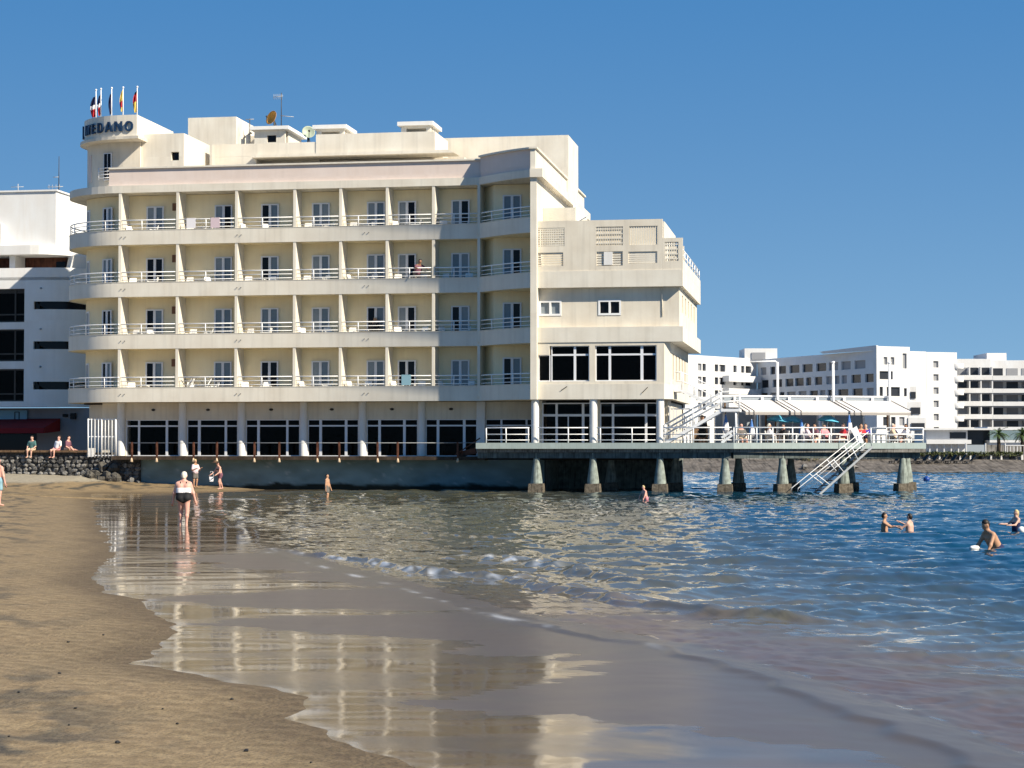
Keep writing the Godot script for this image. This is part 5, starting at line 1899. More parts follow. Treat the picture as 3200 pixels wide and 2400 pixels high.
# ------------------------------------------------------------------ figures
# bones: [a, b, radius at a, radius at b]; the body is the smooth union of their tapered capsules, meshed with surface nets
func field_mesh(bones: Array, cell: float, k: float, clips: Array = []) -> Array:   # returns [vertices, indices]
	var lo := Vector3(1e9, 1e9, 1e9)
	var hi := -lo
	for b in bones:
		var r: float = maxf(b[2], b[3]) + cell * 2.5
		lo = lo.min(b[0] - Vector3(r, r, r)).min(b[1] - Vector3(r, r, r))
		hi = hi.max(b[0] + Vector3(r, r, r)).max(b[1] + Vector3(r, r, r))
	var nx := int((hi.x - lo.x) / cell) + 2
	var ny := int((hi.y - lo.y) / cell) + 2
	var nzz := int((hi.z - lo.z) / cell) + 2
	var g := PackedFloat32Array()
	g.resize(nx * ny * nzz)
	g.fill(1.0)
	for b in bones:
		var r: float = maxf(b[2], b[3]) + maxf(cell * 2.2, k)
		var l: Vector3 = ((b[0] as Vector3).min(b[1]) - Vector3(r, r, r) - lo) / cell
		var h: Vector3 = ((b[0] as Vector3).max(b[1]) + Vector3(r, r, r) - lo) / cell
		var a: Vector3 = b[0]
		var ab: Vector3 = b[1] - a
		var ll := maxf(ab.length_squared(), 1e-9)
		var ra: float = b[2]
		var dr: float = b[3] - ra
		for z in range(maxi(0, int(l.z)), mini(nzz - 1, int(h.z) + 1) + 1):
			for y in range(maxi(0, int(l.y)), mini(ny - 1, int(h.y) + 1) + 1):
				var i := (z * ny + y) * nx
				for x in range(maxi(0, int(l.x)), mini(nx - 1, int(h.x) + 1) + 1):
					var p := lo + Vector3(x, y, z) * cell - a
					var t := clampf(p.dot(ab) / ll, 0.0, 1.0)
					var d := (p - ab * t).length() - ra - dr * t
					var o := g[i + x]
					var m := maxf(k - absf(o - d), 0.0)
					g[i + x] = minf(o, d) - m * m / (4.0 * k)
	for c in clips:   # keep only the side where normal . p < d
		for z in nzz:
			for y in ny:
				for x in nx:
					var p := lo + Vector3(x, y, z) * cell
					var i := (z * ny + y) * nx + x
					g[i] = maxf(g[i], p.dot(c[0]) - c[1])
	var vid := PackedInt32Array()
	vid.resize(nx * ny * nzz)
	vid.fill(-1)
	var verts := PackedVector3Array()
	var offs := [0, 1, nx, nx + 1, nx * ny, nx * ny + 1, nx * ny + nx, nx * ny + nx + 1]
	var corner := [Vector3(0, 0, 0), Vector3(1, 0, 0), Vector3(0, 1, 0), Vector3(1, 1, 0), Vector3(0, 0, 1), Vector3(1, 0, 1), Vector3(0, 1, 1), Vector3(1, 1, 1)]
	var edges := [[0, 1], [2, 3], [4, 5], [6, 7], [0, 2], [1, 3], [4, 6], [5, 7], [0, 4], [1, 5], [2, 6], [3, 7]]
	for z in nzz - 1:
		for y in ny - 1:
			for x in nx - 1:
				var i := (z * ny + y) * nx + x
				var f := g[i]
				if f > cell * 2.0 or f < -cell * 2.0:
					continue
				var neg := 0
				for q in offs:
					if g[i + q] < 0.0:
						neg += 1
				if neg == 0 or neg == 8:
					continue
				var s := Vector3.ZERO
				var cnt := 0
				for e in edges:
					var va := g[i + offs[e[0]]]
					var vb := g[i + offs[e[1]]]
					if (va < 0.0) != (vb < 0.0):
						s += (corner[e[0]] as Vector3).lerp(corner[e[1]], va / (va - vb))
						cnt += 1
				vid[i] = verts.size()
				verts.append(lo + (Vector3(x, y, z) + s / cnt) * cell)
	var idx := PackedInt32Array()
	for z in range(1, nzz - 1):
		for y in range(1, ny - 1):
			for x in range(1, nx - 1):
				var i := (z * ny + y) * nx + x
				var f := g[i]
				if absf(f) > cell * 1.5:
					continue
				for ax in 3:
					var st: int = [1, nx, nx * ny][ax]
					var u: int = [nx, nx * ny, 1][ax]
					var w: int = [nx * ny, 1, nx][ax]
					var f2 := g[i + st]
					if (f < 0.0) == (f2 < 0.0):
						continue
					var a := vid[i - u - w]
					var b := vid[i - w]
					var c := vid[i]
					var d := vid[i - u]
					if a < 0 or b < 0 or c < 0 or d < 0:
						continue
					if f < 0.0:
						idx.append_array(PackedInt32Array([a, c, b, a, d, c]))
					else:
						idx.append_array(PackedInt32Array([a, b, c, a, c, d]))
	return [verts, idx]


func net_surface(st: SurfaceTool, net: Array, color := Color.WHITE) -> void:
	var v: PackedVector3Array = net[0]
	st.set_smooth_group(0)
	st.set_color(color)
	for i in net[1]:
		st.add_vertex(v[i])


func figure(called: String, label: String, at: Vector3, turn: float, h: float, pose: Dictionary, outfit: Array, skin: Color, hair: Array, cell: float, bulk := 1.0, group := "") -> Node3D:
	var o := thing(called, label, "person", at, turn, group)
	var up := Vector3.UP
	var py: float = pose.get("py", 0.525) * h
	var p: Vector3 = Vector3(0, py, 0) + pose.get("shift", Vector3.ZERO)
	var sp: Vector3 = pose.get("spine", up).normalized()
	var sx: Vector3 = Vector3.RIGHT
	if pose.has("twist"):
		sx = Vector3(cos(pose.twist), 0, -sin(pose.twist))
	var fwd := sx.cross(sp).normalized()
	var chest: Vector3 = p + sp * 0.19 * h
	var neck: Vector3 = p + sp * 0.285 * h
	var hd: Vector3 = pose.get("head", sp).normalized()
	var head: Vector3 = neck + hd * 0.112 * h
	var hx: Vector3 = pose.get("face", fwd)
	var b := bulk
	var torso := []
	for s in [-1.0, 1.0]:
		torso.append([p + sx * s * 0.042 * h * b, chest + sx * s * 0.05 * h * b, 0.068 * h * b, 0.066 * h * b])
		torso.append([p + sx * s * 0.045 * h * b - sp * 0.02 * h - fwd * 0.018 * h, p + sx * s * 0.04 * h - sp * 0.045 * h - fwd * 0.01 * h, 0.062 * h * b, 0.056 * h * b])
		torso.append([chest + sx * s * 0.045 * h, neck - sp * 0.036 * h + sx * s * 0.094 * h * (0.7 + 0.3 * b), 0.062 * h, 0.035 * h])
	torso.append([p + sp * 0.04 * h + fwd * 0.015 * h, chest + fwd * 0.01 * h, 0.078 * h * b, 0.068 * h])
	var bones := torso.duplicate()
	bones.append([neck - sp * 0.03 * h, neck + hd * 0.05 * h, 0.036 * h, 0.033 * h])
	for s in [-1.0, 1.0]:
		bones.append([neck + hd * 0.022 * h, neck - sp * 0.022 * h + sx * s * 0.075 * h, 0.032 * h, 0.035 * h])
	var skull := [[head - hd * 0.012 * h - hx * 0.008 * h, head + hd * 0.024 * h - hx * 0.008 * h, 0.049 * h, 0.050 * h], [head - hd * 0.005 * h + hx * 0.012 * h, head - hd * 0.045 * h + hx * 0.022 * h, 0.042 * h, 0.026 * h]]
	bones.append_array(skull)
	bones.append([head - hd * 0.002 * h + hx * 0.05 * h, head - hd * 0.014 * h + hx * 0.060 * h, 0.008 * h, 0.011 * h])
	var ear := hd.cross(hx).normalized()
	for s in [-1.0, 1.0]:
		bones.append([head + ear * s * 0.047 * h + hd * 0.006 * h, head + ear * s * 0.047 * h - hd * 0.014 * h, 0.010 * h, 0.008 * h])
	var arms := []
	var legs := []
	var fingers := []
	for k in 2:
		var s := 1.0 if k == 0 else -1.0   # 0 is the person's left
		var arm: Array = pose.get("arm_l" if k == 0 else "arm_r", [Vector3(0.22 * s, -1, 0.03), Vector3(0.10 * s, -1, 0.12)])
		var sh: Vector3 = neck - sp * 0.042 * h + sx * s * 0.106 * h * (0.7 + 0.3 * b)
		var el: Vector3 = sh + (arm[0] as Vector3).normalized() * 0.175 * h
		var wr: Vector3 = el + (arm[1] as Vector3).normalized() * 0.145 * h
		var hdv := (arm[1] as Vector3).normalized()
		arms.append([sh, el, 0.033 * h * b, 0.025 * h * b])
		bones.append(arms[-1])
		bones.append([el, wr, 0.025 * h * b, 0.0165 * h])
		bones.append([wr, wr + hdv * 0.045 * h, 0.0165 * h, 0.019 * h])
		var across := (hdv.cross(Vector3.FORWARD) if absf(hdv.z) < 0.9 else hdv.cross(up)).normalized()
		var curl := hdv.cross(across).normalized()
		for n in 5:
			var base: Vector3 = wr + hdv * (0.058 if n < 4 else 0.02) * h + across * ((n - 1.5) * 0.0105 if n < 4 else -0.020) * h
			var ln: float = [0.042, 0.048, 0.045, 0.035, 0.036][n] * h
			var dv := hdv if n < 4 else (hdv - across * 0.8).normalized()
			fingers.append([base - dv * 0.02 * h, base + dv * ln * 0.5, base + (dv + curl * 0.5).normalized() * ln])
		var leg: Array = pose.get("leg_l" if k == 0 else "leg_r", [Vector3(0.03 * s, -1, 0), Vector3(0.0, -1, 0)])
		var hp: Vector3 = p + sx * s * 0.052 * h - sp * 0.03 * h
		var kn: Vector3 = hp + (leg[0] as Vector3).normalized() * 0.235 * h
		var an: Vector3 = kn + (leg[1] as Vector3).normalized() * 0.235 * h
		legs.append([hp, kn, 0.054 * h * b, 0.036 * h * (0.5 + 0.5 * b)])
		bones.append(legs[-1])
		var cf := kn.lerp(an, 0.3) - fwd * 0.008 * h
		bones.append([kn, cf, 0.034 * h, 0.033 * h * (0.5 + 0.5 * b)])
		bones.append([cf, an, 0.032 * h, 0.020 * h])
		var toe: Vector3 = an + pose.get("toe_l" if k == 0 else "toe_r", Vector3(0.08 * s, -0.25, 1.0)).normalized() * 0.105 * h
		bones.append([an - up * 0.008 * h, toe, 0.022 * h, 0.016 * h])
	var st := mb(true)
	net_surface(st, field_mesh(bones, cell, 0.022 * h), skin)
	st.set_color(skin)
	for f in fingers:
		tube(st, f, 0.0062 * h, 0.0048 * h, 5)
	st.set_color(Color(0.03, 0.02, 0.02))
	for s in [-1.0, 1.0]:
		ball(st, head + hd * 0.004 * h + hx * 0.048 * h + ear * s * 0.018 * h, Vector3(0.007, 0.006, 0.007) * h, 6)
	st.set_color(Color(0.32, 0.10, 0.09))
	tube(st, [head - hd * 0.030 * h + hx * 0.049 * h + ear * 0.014 * h, head - hd * 0.031 * h + hx * 0.053 * h, head - hd * 0.030 * h + hx * 0.049 * h - ear * 0.014 * h], 0.004 * h, -1.0, 5)
	part("body", st, M.skin, o)
	# hair: a cap over the skull, cut off in front of the face
	if hair.size():
		var hb := [[head - hd * 0.0 * h - hx * 0.014 * h, head + hd * 0.028 * h - hx * 0.010 * h, 0.055 * h, 0.053 * h]]
		if hair[1] > 0.0:
			hb.append([head - hx * 0.03 * h, head - hx * 0.04 * h - hd * hair[1] * h, 0.045 * h, 0.028 * h])
		st = mb(true)
		var clip := (hx + hd * -0.55).normalized()
		net_surface(st, field_mesh(hb, cell * 0.8, 0.02 * h, [[clip, clip.dot(head + hx * 0.010 * h)]]))
		part("hair", st, hair[0], o)
	for w in outfit:
		var cb := []
		var clips := []
		var gr: float = 0.009 * h
		match w[1]:
			"shirt":
				for q in torso:
					cb.append([q[0], q[1], q[2] + gr, q[3] + gr])
				for q in arms:
					cb.append([q[0], (q[0] as Vector3).lerp(q[1], 0.75), q[2] + gr * 1.3, q[3] + gr * 1.8])
				clips.append([-sp, -sp.dot(p) + 0.05 * h])
			"shorts", "trunks":
				for q in torso.slice(0, 5):
					cb.append([q[0], (q[0] as Vector3).lerp(q[1], 0.12), q[2] + gr, q[2] + gr])
				for q in legs:
					cb.append([q[0], (q[0] as Vector3).lerp(q[1], 0.62 if w[1] == "shorts" else 0.34), q[2] + gr * 1.2, lerpf(q[2], q[3], 0.5) + gr * 1.8])
				clips.append([sp, sp.dot(p) + 0.065 * h])
			"suit_top", "suit":
				for q in torso:
					cb.append([q[0], q[1], q[2] + gr * 0.6, q[3] + gr * 0.6])
				clips.append([sp, sp.dot(neck) - 0.095 * h])
				if w[1] == "suit_top":
					clips.append([-sp, -sp.dot(p) - 0.082 * h])
			"low_suit":
				for q in torso:
					cb.append([q[0], q[1], q[2] + gr * 0.6, q[3] + gr * 0.6])
				clips.append([sp, sp.dot(neck) - 0.115 * h])
				clips.append([-sp, -sp.dot(p) - 0.075 * h])
			"suit_bottom":
				for q in torso:
					cb.append([q[0], q[1], q[2] + gr * 0.7, q[3] + gr * 0.7])
				clips.append([sp, sp.dot(p) + 0.085 * h])
				for s in [-1.0, 1.0]:
					var cl: Vector3 = (sx * s * 0.55 - sp).normalized()
					clips.append([cl, cl.dot(p - sp * 0.118 * h)])
			"bra":
				for q in torso:
					cb.append([q[0], q[1], q[2] + gr * 0.8, q[3] + gr * 0.8])
				clips.append([sp, sp.dot(chest) + 0.035 * h])
				clips.append([-sp, -sp.dot(chest) + 0.01 * h])
			"straps":
				for s in [-1.0, 1.0]:
					cb.append([chest + sx * s * 0.05 * h - fwd * 0.068 * h, neck + sx * s * 0.055 * h - sp * 0.005 * h - fwd * 0.03 * h, 0.013 * h, 0.011 * h])
		st = mb(true)
		net_surface(st, field_mesh(cb, cell, 0.022 * h, clips))
		part(w[0], st, M[w[2]], o)
	return o


func on_sand(x: float, z: float) -> Vector3:
	return Vector3(x, maxf(sand_full(x, z), -0.06), z)


func make_people() -> void:
	var pale := Color(0.55, 0.34, 0.26)
	var tan_ := Color(0.42, 0.24, 0.15)
	var brown := Color(0.26, 0.14, 0.09)
	var rosy := Color(0.60, 0.33, 0.26)
	# walking away through the film of water
	figure("person", "grey-haired person in a black and white swimsuit walking away through the shallow water", Vector3(-9.85, -0.05, -57.7), PI + 0.05, 1.66,
		{"spine": Vector3(0.02, 1, 0.10), "head": Vector3(-0.02, 1, 0.30), "arm_l": [Vector3(0.34, -1, 0.05), Vector3(0.20, -1, 0.16)], "arm_r": [Vector3(-0.36, -1, -0.05), Vector3(-0.26, -1, 0.10)], "leg_l": [Vector3(0.02, -1, 0.30), Vector3(0.02, -1, -0.16)], "leg_r": [Vector3(-0.04, -1, -0.08), Vector3(0.03, -1, -0.14)]},
		[["swimsuit_back", "low_suit", "white_cloth"], ["swimsuit_bottom", "suit_bottom", "black_cloth"], ["straps", "straps", "black_cloth"]], rosy, [M.grey_hair, 0.035], 0.016, 1.2)
	# two at the foot of the sea wall
	figure("person", "person in a pale mauve shirt and grey shorts standing by the sea wall", on_sand(-16.75, -101.6), 0.9, 1.50,
		{"spine": Vector3(-0.03, 1, 0.05), "arm_l": [Vector3(0.3, -1, 0.3), Vector3(-0.3, 0.4, 0.8)], "arm_r": [Vector3(-0.35, -0.9, 0.2), Vector3(0.2, 0.3, 0.9)], "leg_l": [Vector3(0.03, -1, 0.12), Vector3(0, -1, -0.1)]},
		[["shirt", "shirt", "mauve_cloth"], ["shorts", "shorts", "grey_cloth"]], tan_, [M.blond_hair, 0.02], 0.022, 1.05, "people on the sand by the sea wall")
	var hat_p := figure("person", "person in a dark bikini and brown hat walking by the sea wall", on_sand(-15.25, -100.3), -0.9, 1.48,
		{"spine": Vector3(0.02, 1, 0.22), "head": Vector3(0, 1, 0.25), "arm_l": [Vector3(0.3, -1, 0.35), Vector3(0.0, -0.5, 0.8)], "arm_r": [Vector3(-0.35, -0.9, 0.5), Vector3(-0.1, -0.6, 0.8)], "leg_l": [Vector3(0.02, -1, 0.32), Vector3(0, -1, -0.2)], "leg_r": [Vector3(-0.02, -1, -0.2), Vector3(0, -1, -0.45)]},
		[["bikini_top", "bra", "black_cloth"], ["bikini_bottom", "trunks", "plum_cloth"]], rosy, [M.dark_hair, 0.05], 0.022, 1.0, "people on the sand by the sea wall")
	var st := mb(true)
	lathe(st, Vector3(0.02, 1.40, 0.30), [Vector2(0.20, 0.0), Vector2(0.10, 0.02), Vector2(0.09, 0.10), Vector2(0.0, 0.12)], 14)
	part("hat", st, M.brown_hair, hat_p)
	var bag := thing("beach_bag", "small white beach bag carried by the person in the brown hat", "bag", hat_p.position + Vector3(-0.40, 0.42, 0.22), 0.3)
	st = mb()
	hexa(st, [Vector3(-0.09, 0, -0.04), Vector3(0.09, 0, -0.04), Vector3(0.09, 0, 0.04), Vector3(-0.09, 0, 0.04), Vector3(-0.12, 0.24, -0.05), Vector3(0.12, 0.24, -0.05), Vector3(0.12, 0.24, 0.05), Vector3(-0.12, 0.24, 0.05)])
	part("pouch", st, M.white_cloth, bag)
	st = mb(true)
	tube(st, [Vector3(-0.11, 0.23, 0), Vector3(-0.05, 0.52, 0), Vector3(0.05, 0.52, 0), Vector3(0.11, 0.23, 0)], 0.012)
	part("handle", st, M.white_cloth, bag)
	# child standing in the water
	figure("person", "boy in dark trunks standing ankle-deep in the water before the sea wall", Vector3(-8.16, -0.10, -84.9), 1.2, 1.22,
		{"arm_l": [Vector3(0.2, -1, 0.15), Vector3(0, -1, 0.4)], "leg_r": [Vector3(-0.03, -1, 0.15), Vector3(0, -1, -0.1)]},
		[["swim_trunks", "shorts", "grey_cloth"]], tan_, [M.dark_hair, 0.0], 0.02, 0.95)
	# man cut off by the left edge
	figure("person", "person in pale blue shorts cut off by the left edge of the picture", on_sand(-18.78, -70.2), 2.6, 1.76,
		{"arm_l": [Vector3(0.25, -1, 0.05), Vector3(0.10, -1, 0.2)], "arm_r": [Vector3(-0.25, -1, 0.05), Vector3(-0.12, -1, 0.2)], "leg_l": [Vector3(0.03, -1, 0.2), Vector3(0, -1, -0.2)]},
		[["shorts", "shorts", "sky_cloth"]], rosy, [M.brown_hair, 0.0], 0.022, 1.1)
	# bathers
	figure("person", "pale child wading between the pillars of the deck", Vector3(5.72, -0.50, -82.4), -1.0, 1.18,
		{"spine": Vector3(0.0, 1, 0.25), "head": Vector3(0, 1, 0.3), "arm_l": [Vector3(0.3, -0.9, 0.5), Vector3(0.1, -0.8, 0.5)], "arm_r": [Vector3(-0.3, -0.9, 0.5), Vector3(0, -0.9, 0.3)]},
		[["swim_trunks", "trunks", "pink_cloth"]], Color(0.66, 0.34, 0.27), [M.blond_hair, 0.0], 0.02, 0.95)
	figure("person", "bather facing right with outstretched arms, left of the splashing pair", Vector3(10.42, -0.74, -53.9), 1.25, 1.25,
		{"spine": Vector3(0, 1, 0.05), "arm_l": [Vector3(0.25, -0.55, 0.8), Vector3(0.0, 0.05, 1)], "arm_r": [Vector3(-0.25, -0.5, 0.8), Vector3(0.0, 0.1, 1)]},
		[["swim_trunks", "trunks", "grey_cloth"]], tan_, [M.dark_hair, 0.03], 0.018, 0.95, "pair of bathers splashing each other")
	figure("person", "dark-haired bather seen from behind, right of the splashing pair", Vector3(10.98, -0.74, -53.1), -2.2, 1.25,
		{"spine": Vector3(0, 1, 0.02), "arm_l": [Vector3(0.3, -0.5, 0.6), Vector3(-0.2, 0.3, 1)], "arm_r": [Vector3(-0.3, -0.15, 0.8), Vector3(0.25, 0.45, 1)]},
		[["swim_trunks", "trunks", "black_cloth"]], pale, [M.dark_hair, 0.03], 0.018, 1.0, "pair of bathers splashing each other")
	figure("person", "bather kneeling low in the water, bent over towards a white float", Vector3(11.28, -0.56, -44.8), -1.15, 1.62,
		{"py": 0.335, "spine": Vector3(0.0, 0.85, 0.55), "head": Vector3(0.05, 1, 0.4), "arm_l": [Vector3(0.25, -0.9, 0.55), Vector3(0.1, -0.9, 0.55)], "arm_r": [Vector3(-0.25, -0.9, 0.45), Vector3(-0.1, -0.95, 0.2)], "leg_l": [Vector3(0.1, -0.6, 0.8), Vector3(0, -0.5, -0.8)], "leg_r": [Vector3(-0.1, -0.6, 0.8), Vector3(0, -0.5, -0.8)]},
		[["swim_trunks", "trunks", "navy"]], tan_, [M.dark_hair, 0.0], 0.018, 1.0)
	var fl := thing("float", "small white float in front of the kneeling bather", "float", Vector3(10.72, 0.02, -44.6), 0.4)
	st = mb(true)
	lathe(st, Vector3.ZERO, [Vector2(0.0, 0.05), Vector2(0.10, 0.04), Vector2(0.14, 0.0), Vector2(0.10, -0.05), Vector2(0.0, -0.05)], 16, Vector2(1.0, 0.5))
	part("board", st, M.plastic, fl)
	figure("person", "long-haired blond girl in a navy swimsuit with arms held forward", Vector3(14.02, -0.62, -53.5), -1.2, 1.22,
		{"spine": Vector3(0, 1, 0.0), "arm_l": [Vector3(0.2, -0.65, 0.7), Vector3(0, 0.0, 1)], "arm_r": [Vector3(-0.2, -0.6, 0.75), Vector3(0, 0.05, 1)]},
		[["swimsuit", "suit", "navy"], ["swimsuit_bottom", "suit_bottom", "navy"]], pale, [M.blond_hair, 0.12], 0.018, 0.95)
	var bl := thing("ball", "white ball floating beside the girl in the navy swimsuit", "ball", Vector3(14.06, 0.05, -53.1))
	st = mb(true)
	ball(st, Vector3.ZERO, Vector3(0.10, 0.10, 0.10), 14)
	part("shell", st, M.plastic, bl)
	# sitting on the stone wall
	var hf := hotel_frame
	var sit := {"py": 0.05, "leg_l": [Vector3(0.1, -0.15, 1), Vector3(0, -1, -0.05)], "leg_r": [Vector3(-0.1, -0.15, 1), Vector3(0, -1, -0.1)], "spine": Vector3(0.05, 1, 0.15), "arm_l": [Vector3(0.3, -1, 0.2), Vector3(-0.3, -0.6, 0.8)], "arm_r": [Vector3(-0.3, -1, 0.2), Vector3(0.3, -0.6, 0.8)]}
	figure("person", "person in a teal jacket sitting on the stone wall with legs hanging down", hf * Vector3(-26.75, 2.12, -0.75), -0.25, 1.5, sit, [["jacket", "shirt", "teal_cloth"], ["shorts", "shorts", "tan_cloth"]], pale, [M.dark_hair, 0.0], 0.022, 1.1, "people sitting on the stone wall")
	var sit2: Dictionary = sit.duplicate()
	sit2.spine = Vector3(0.12, 1, -0.1)
	figure("person", "person in a white top sitting on the stone wall, middle of the three", hf * Vector3(-25.3, 2.12, -0.75), -0.6, 1.5, sit2, [["top", "shirt", "white_cloth"], ["shorts", "trunks", "pink_cloth"]], rosy, [M.brown_hair, 0.05], 0.022, 1.0, "people sitting on the stone wall")
	var sit3: Dictionary = sit.duplicate()
	sit3.leg_l = [Vector3(0.1, -0.05, 1), Vector3(0.0, -0.15, 1)]
	sit3.leg_r = [Vector3(-0.1, 0.35, 1), Vector3(0.0, -0.7, 0.7)]
	figure("person", "person in a plum top sitting sideways on the stone wall with legs stretched right", hf * Vector3(-24.8, 2.12, -0.9), 1.2, 1.5, sit3, [["top", "shirt", "plum_cloth"], ["shorts", "trunks", "tan_cloth"]], rosy, [M.dark_hair, 0.05], 0.022, 1.0, "people sitting on the stone wall")
	# guests on the deck terrace
	var f := hotel_frame * deck_frame()
	var chair := plastic_chair(self, "", Vector3.ZERO)
	var guests := [[0.75, "grey_cloth", "guest in grey at the left end of the terrace", 0.3, M.dark_hair], [2.45, "white_cloth", "guest in white beside the folded parasol", 1.6, M.grey_hair], [3.35, "black_cloth", "guest in black sitting below the curved lamp mast", -1.2, M.dark_hair], [4.3, "mauve_cloth", "guest in mauve sitting below the middle awning", 1.3, M.brown_hair], [4.85, "plum_cloth", "guest in plum with dark hair below the middle awning", -0.8, M.dark_hair], [5.6, "pink_cloth", "guest in pink below the turquoise parasol", 0.5, M.blond_hair], [6.2, "red", "guest in red leaning beside the sea stairs", -1.4, M.brown_hair], [7.4, "red", "guest in red and purple just right of the sea stairs", 0.2, M.dark_hair], [7.85, "purple_cloth", "guest in purple right of the sea stairs", -0.3, M.brown_hair], [8.95, "tan_cloth", "guest in tan sitting near the right end of the terrace", 1.2, M.grey_hair], [9.85, "white_cloth", "guest in white at the right end of the terrace", -1.2, M.dark_hair], [9.45, "navy", "guest in navy near the right end of the terrace", 1.0, M.brown_hair]]
	var seated := {"py": 0.30, "leg_l": [Vector3(0.1, -0.05, 1), Vector3(0, -1, 0.05)], "leg_r": [Vector3(-0.1, -0.05, 1), Vector3(0, -1, 0.05)], "spine": Vector3(0, 1, -0.08), "head": Vector3(0, 1, 0.1), "arm_l": [Vector3(0.25, -0.8, 0.5), Vector3(-0.3, 0.1, 1)], "arm_r": [Vector3(-0.25, -0.8, 0.5), Vector3(0.3, 0.2, 1)]}
	for k in guests.size():
		var e: Array = guests[k]
		var w := -1.0 - 0.5 * (k % 3)
		var at := f * Vector3(e[0], 2.24, w)
		figure("person", e[2], at, e[3], 1.62, seated, [["shirt", "shirt", e[1]], ["shorts", "shorts", "grey_cloth" if k % 2 else "tan_cloth"]], [rosy, tan_, pale][k % 3], [e[4], 0.03 * (k % 2)], 0.034, 1.05, "guests on the deck terrace")
		var lab: String = "white chair under the " + e[2]
		if k == 0:
			chair.position = at + Vector3(sin(e[3]), 0, cos(e[3])) * 0.05
			chair.rotation.y = e[3]
			chair.set_meta("label", lab)
		else:
			copy_of(chair, at + Vector3(sin(e[3]), 0, cos(e[3])) * 0.05, e[3], lab)
	# three waiting behind the rail, standing
	figure("person", "person standing in dark clothes beside the metal staircase", hotel_frame * Vector3(9.9, 2.24, 0.3), 0.3, 1.68, {}, [["shirt", "shirt", "black_cloth"], ["shorts", "shorts", "black_cloth"]], tan_, [M.dark_hair, 0.0], 0.034)
	# guests on hotel balconies
	figure("person", "white-haired guest in black on the second-floor balcony", hotel_frame * Vector3(-7.62, 7.77, -0.85), -0.3, 1.62, {"py": 0.42, "spine": Vector3(0.2, 1, 0.1), "leg_l": [Vector3(0.1, -0.5, 1), Vector3(0, -1, 0)], "leg_r": [Vector3(-0.1, -0.5, 1), Vector3(0, -1, 0)]}, [["shirt", "shirt", "black_cloth"], ["shorts", "shorts", "black_cloth"]], tan_, [M.grey_hair, 0.0], 0.03)
	figure("person", "guest in a plum shirt leaning on the third-floor balcony rail", hotel_frame * Vector3(-5.15, 10.58, -0.4), 0.4, 1.66, {"spine": Vector3(0.15, 1, 0.3), "arm_l": [Vector3(0.4, -0.4, 0.9), Vector3(0, -0.2, 1)], "arm_r": [Vector3(-0.4, -0.4, 0.9), Vector3(0, -0.2, 1)]}, [["shirt", "shirt", "plum_cloth"], ["shorts", "shorts", "grey_cloth"]], brown, [M.dark_hair, 0.0], 0.03)


# ------------------------------------------------------------------ furniture and small things
func plastic_chair(_p: Node3D, label: String, at: Vector3) -> Node3D:
	var o := thing("plastic_chair", label, "chair", at, 0.0, "white plastic chairs")
	var st := mb()
	box(st, -0.23, 0.23, 0.40, 0.44, -0.22, 0.24)
	part("seat", st, M.plastic, o)
	st = mb()
	hexa(st, [Vector3(-0.23, 0.44, -0.22), Vector3(0.23, 0.44, -0.22), Vector3(0.23, 0.44, -0.19), Vector3(-0.23, 0.44, -0.19), Vector3(-0.19, 0.88, -0.33), Vector3(0.19, 0.88, -0.33), Vector3(0.19, 0.88, -0.30), Vector3(-0.19, 0.88, -0.30)])
	part("backrest", st, M.plastic, o)
	for s in [-1.0, 1.0]:
		st = mb()
		box(st, s * 0.27 - 0.025, s * 0.27 + 0.025, 0.62, 0.65, -0.24, 0.22)
		part("armrest", st, M.plastic, o)
		for z in [-0.2, 0.21]:
			st = mb()
			beam(st, Vector3(s * 0.30, 0.0, z * 1.15), Vector3(s * 0.26, 0.63, z), 0.045, 0.045)
			part("leg", st, M.plastic, o)
	return o


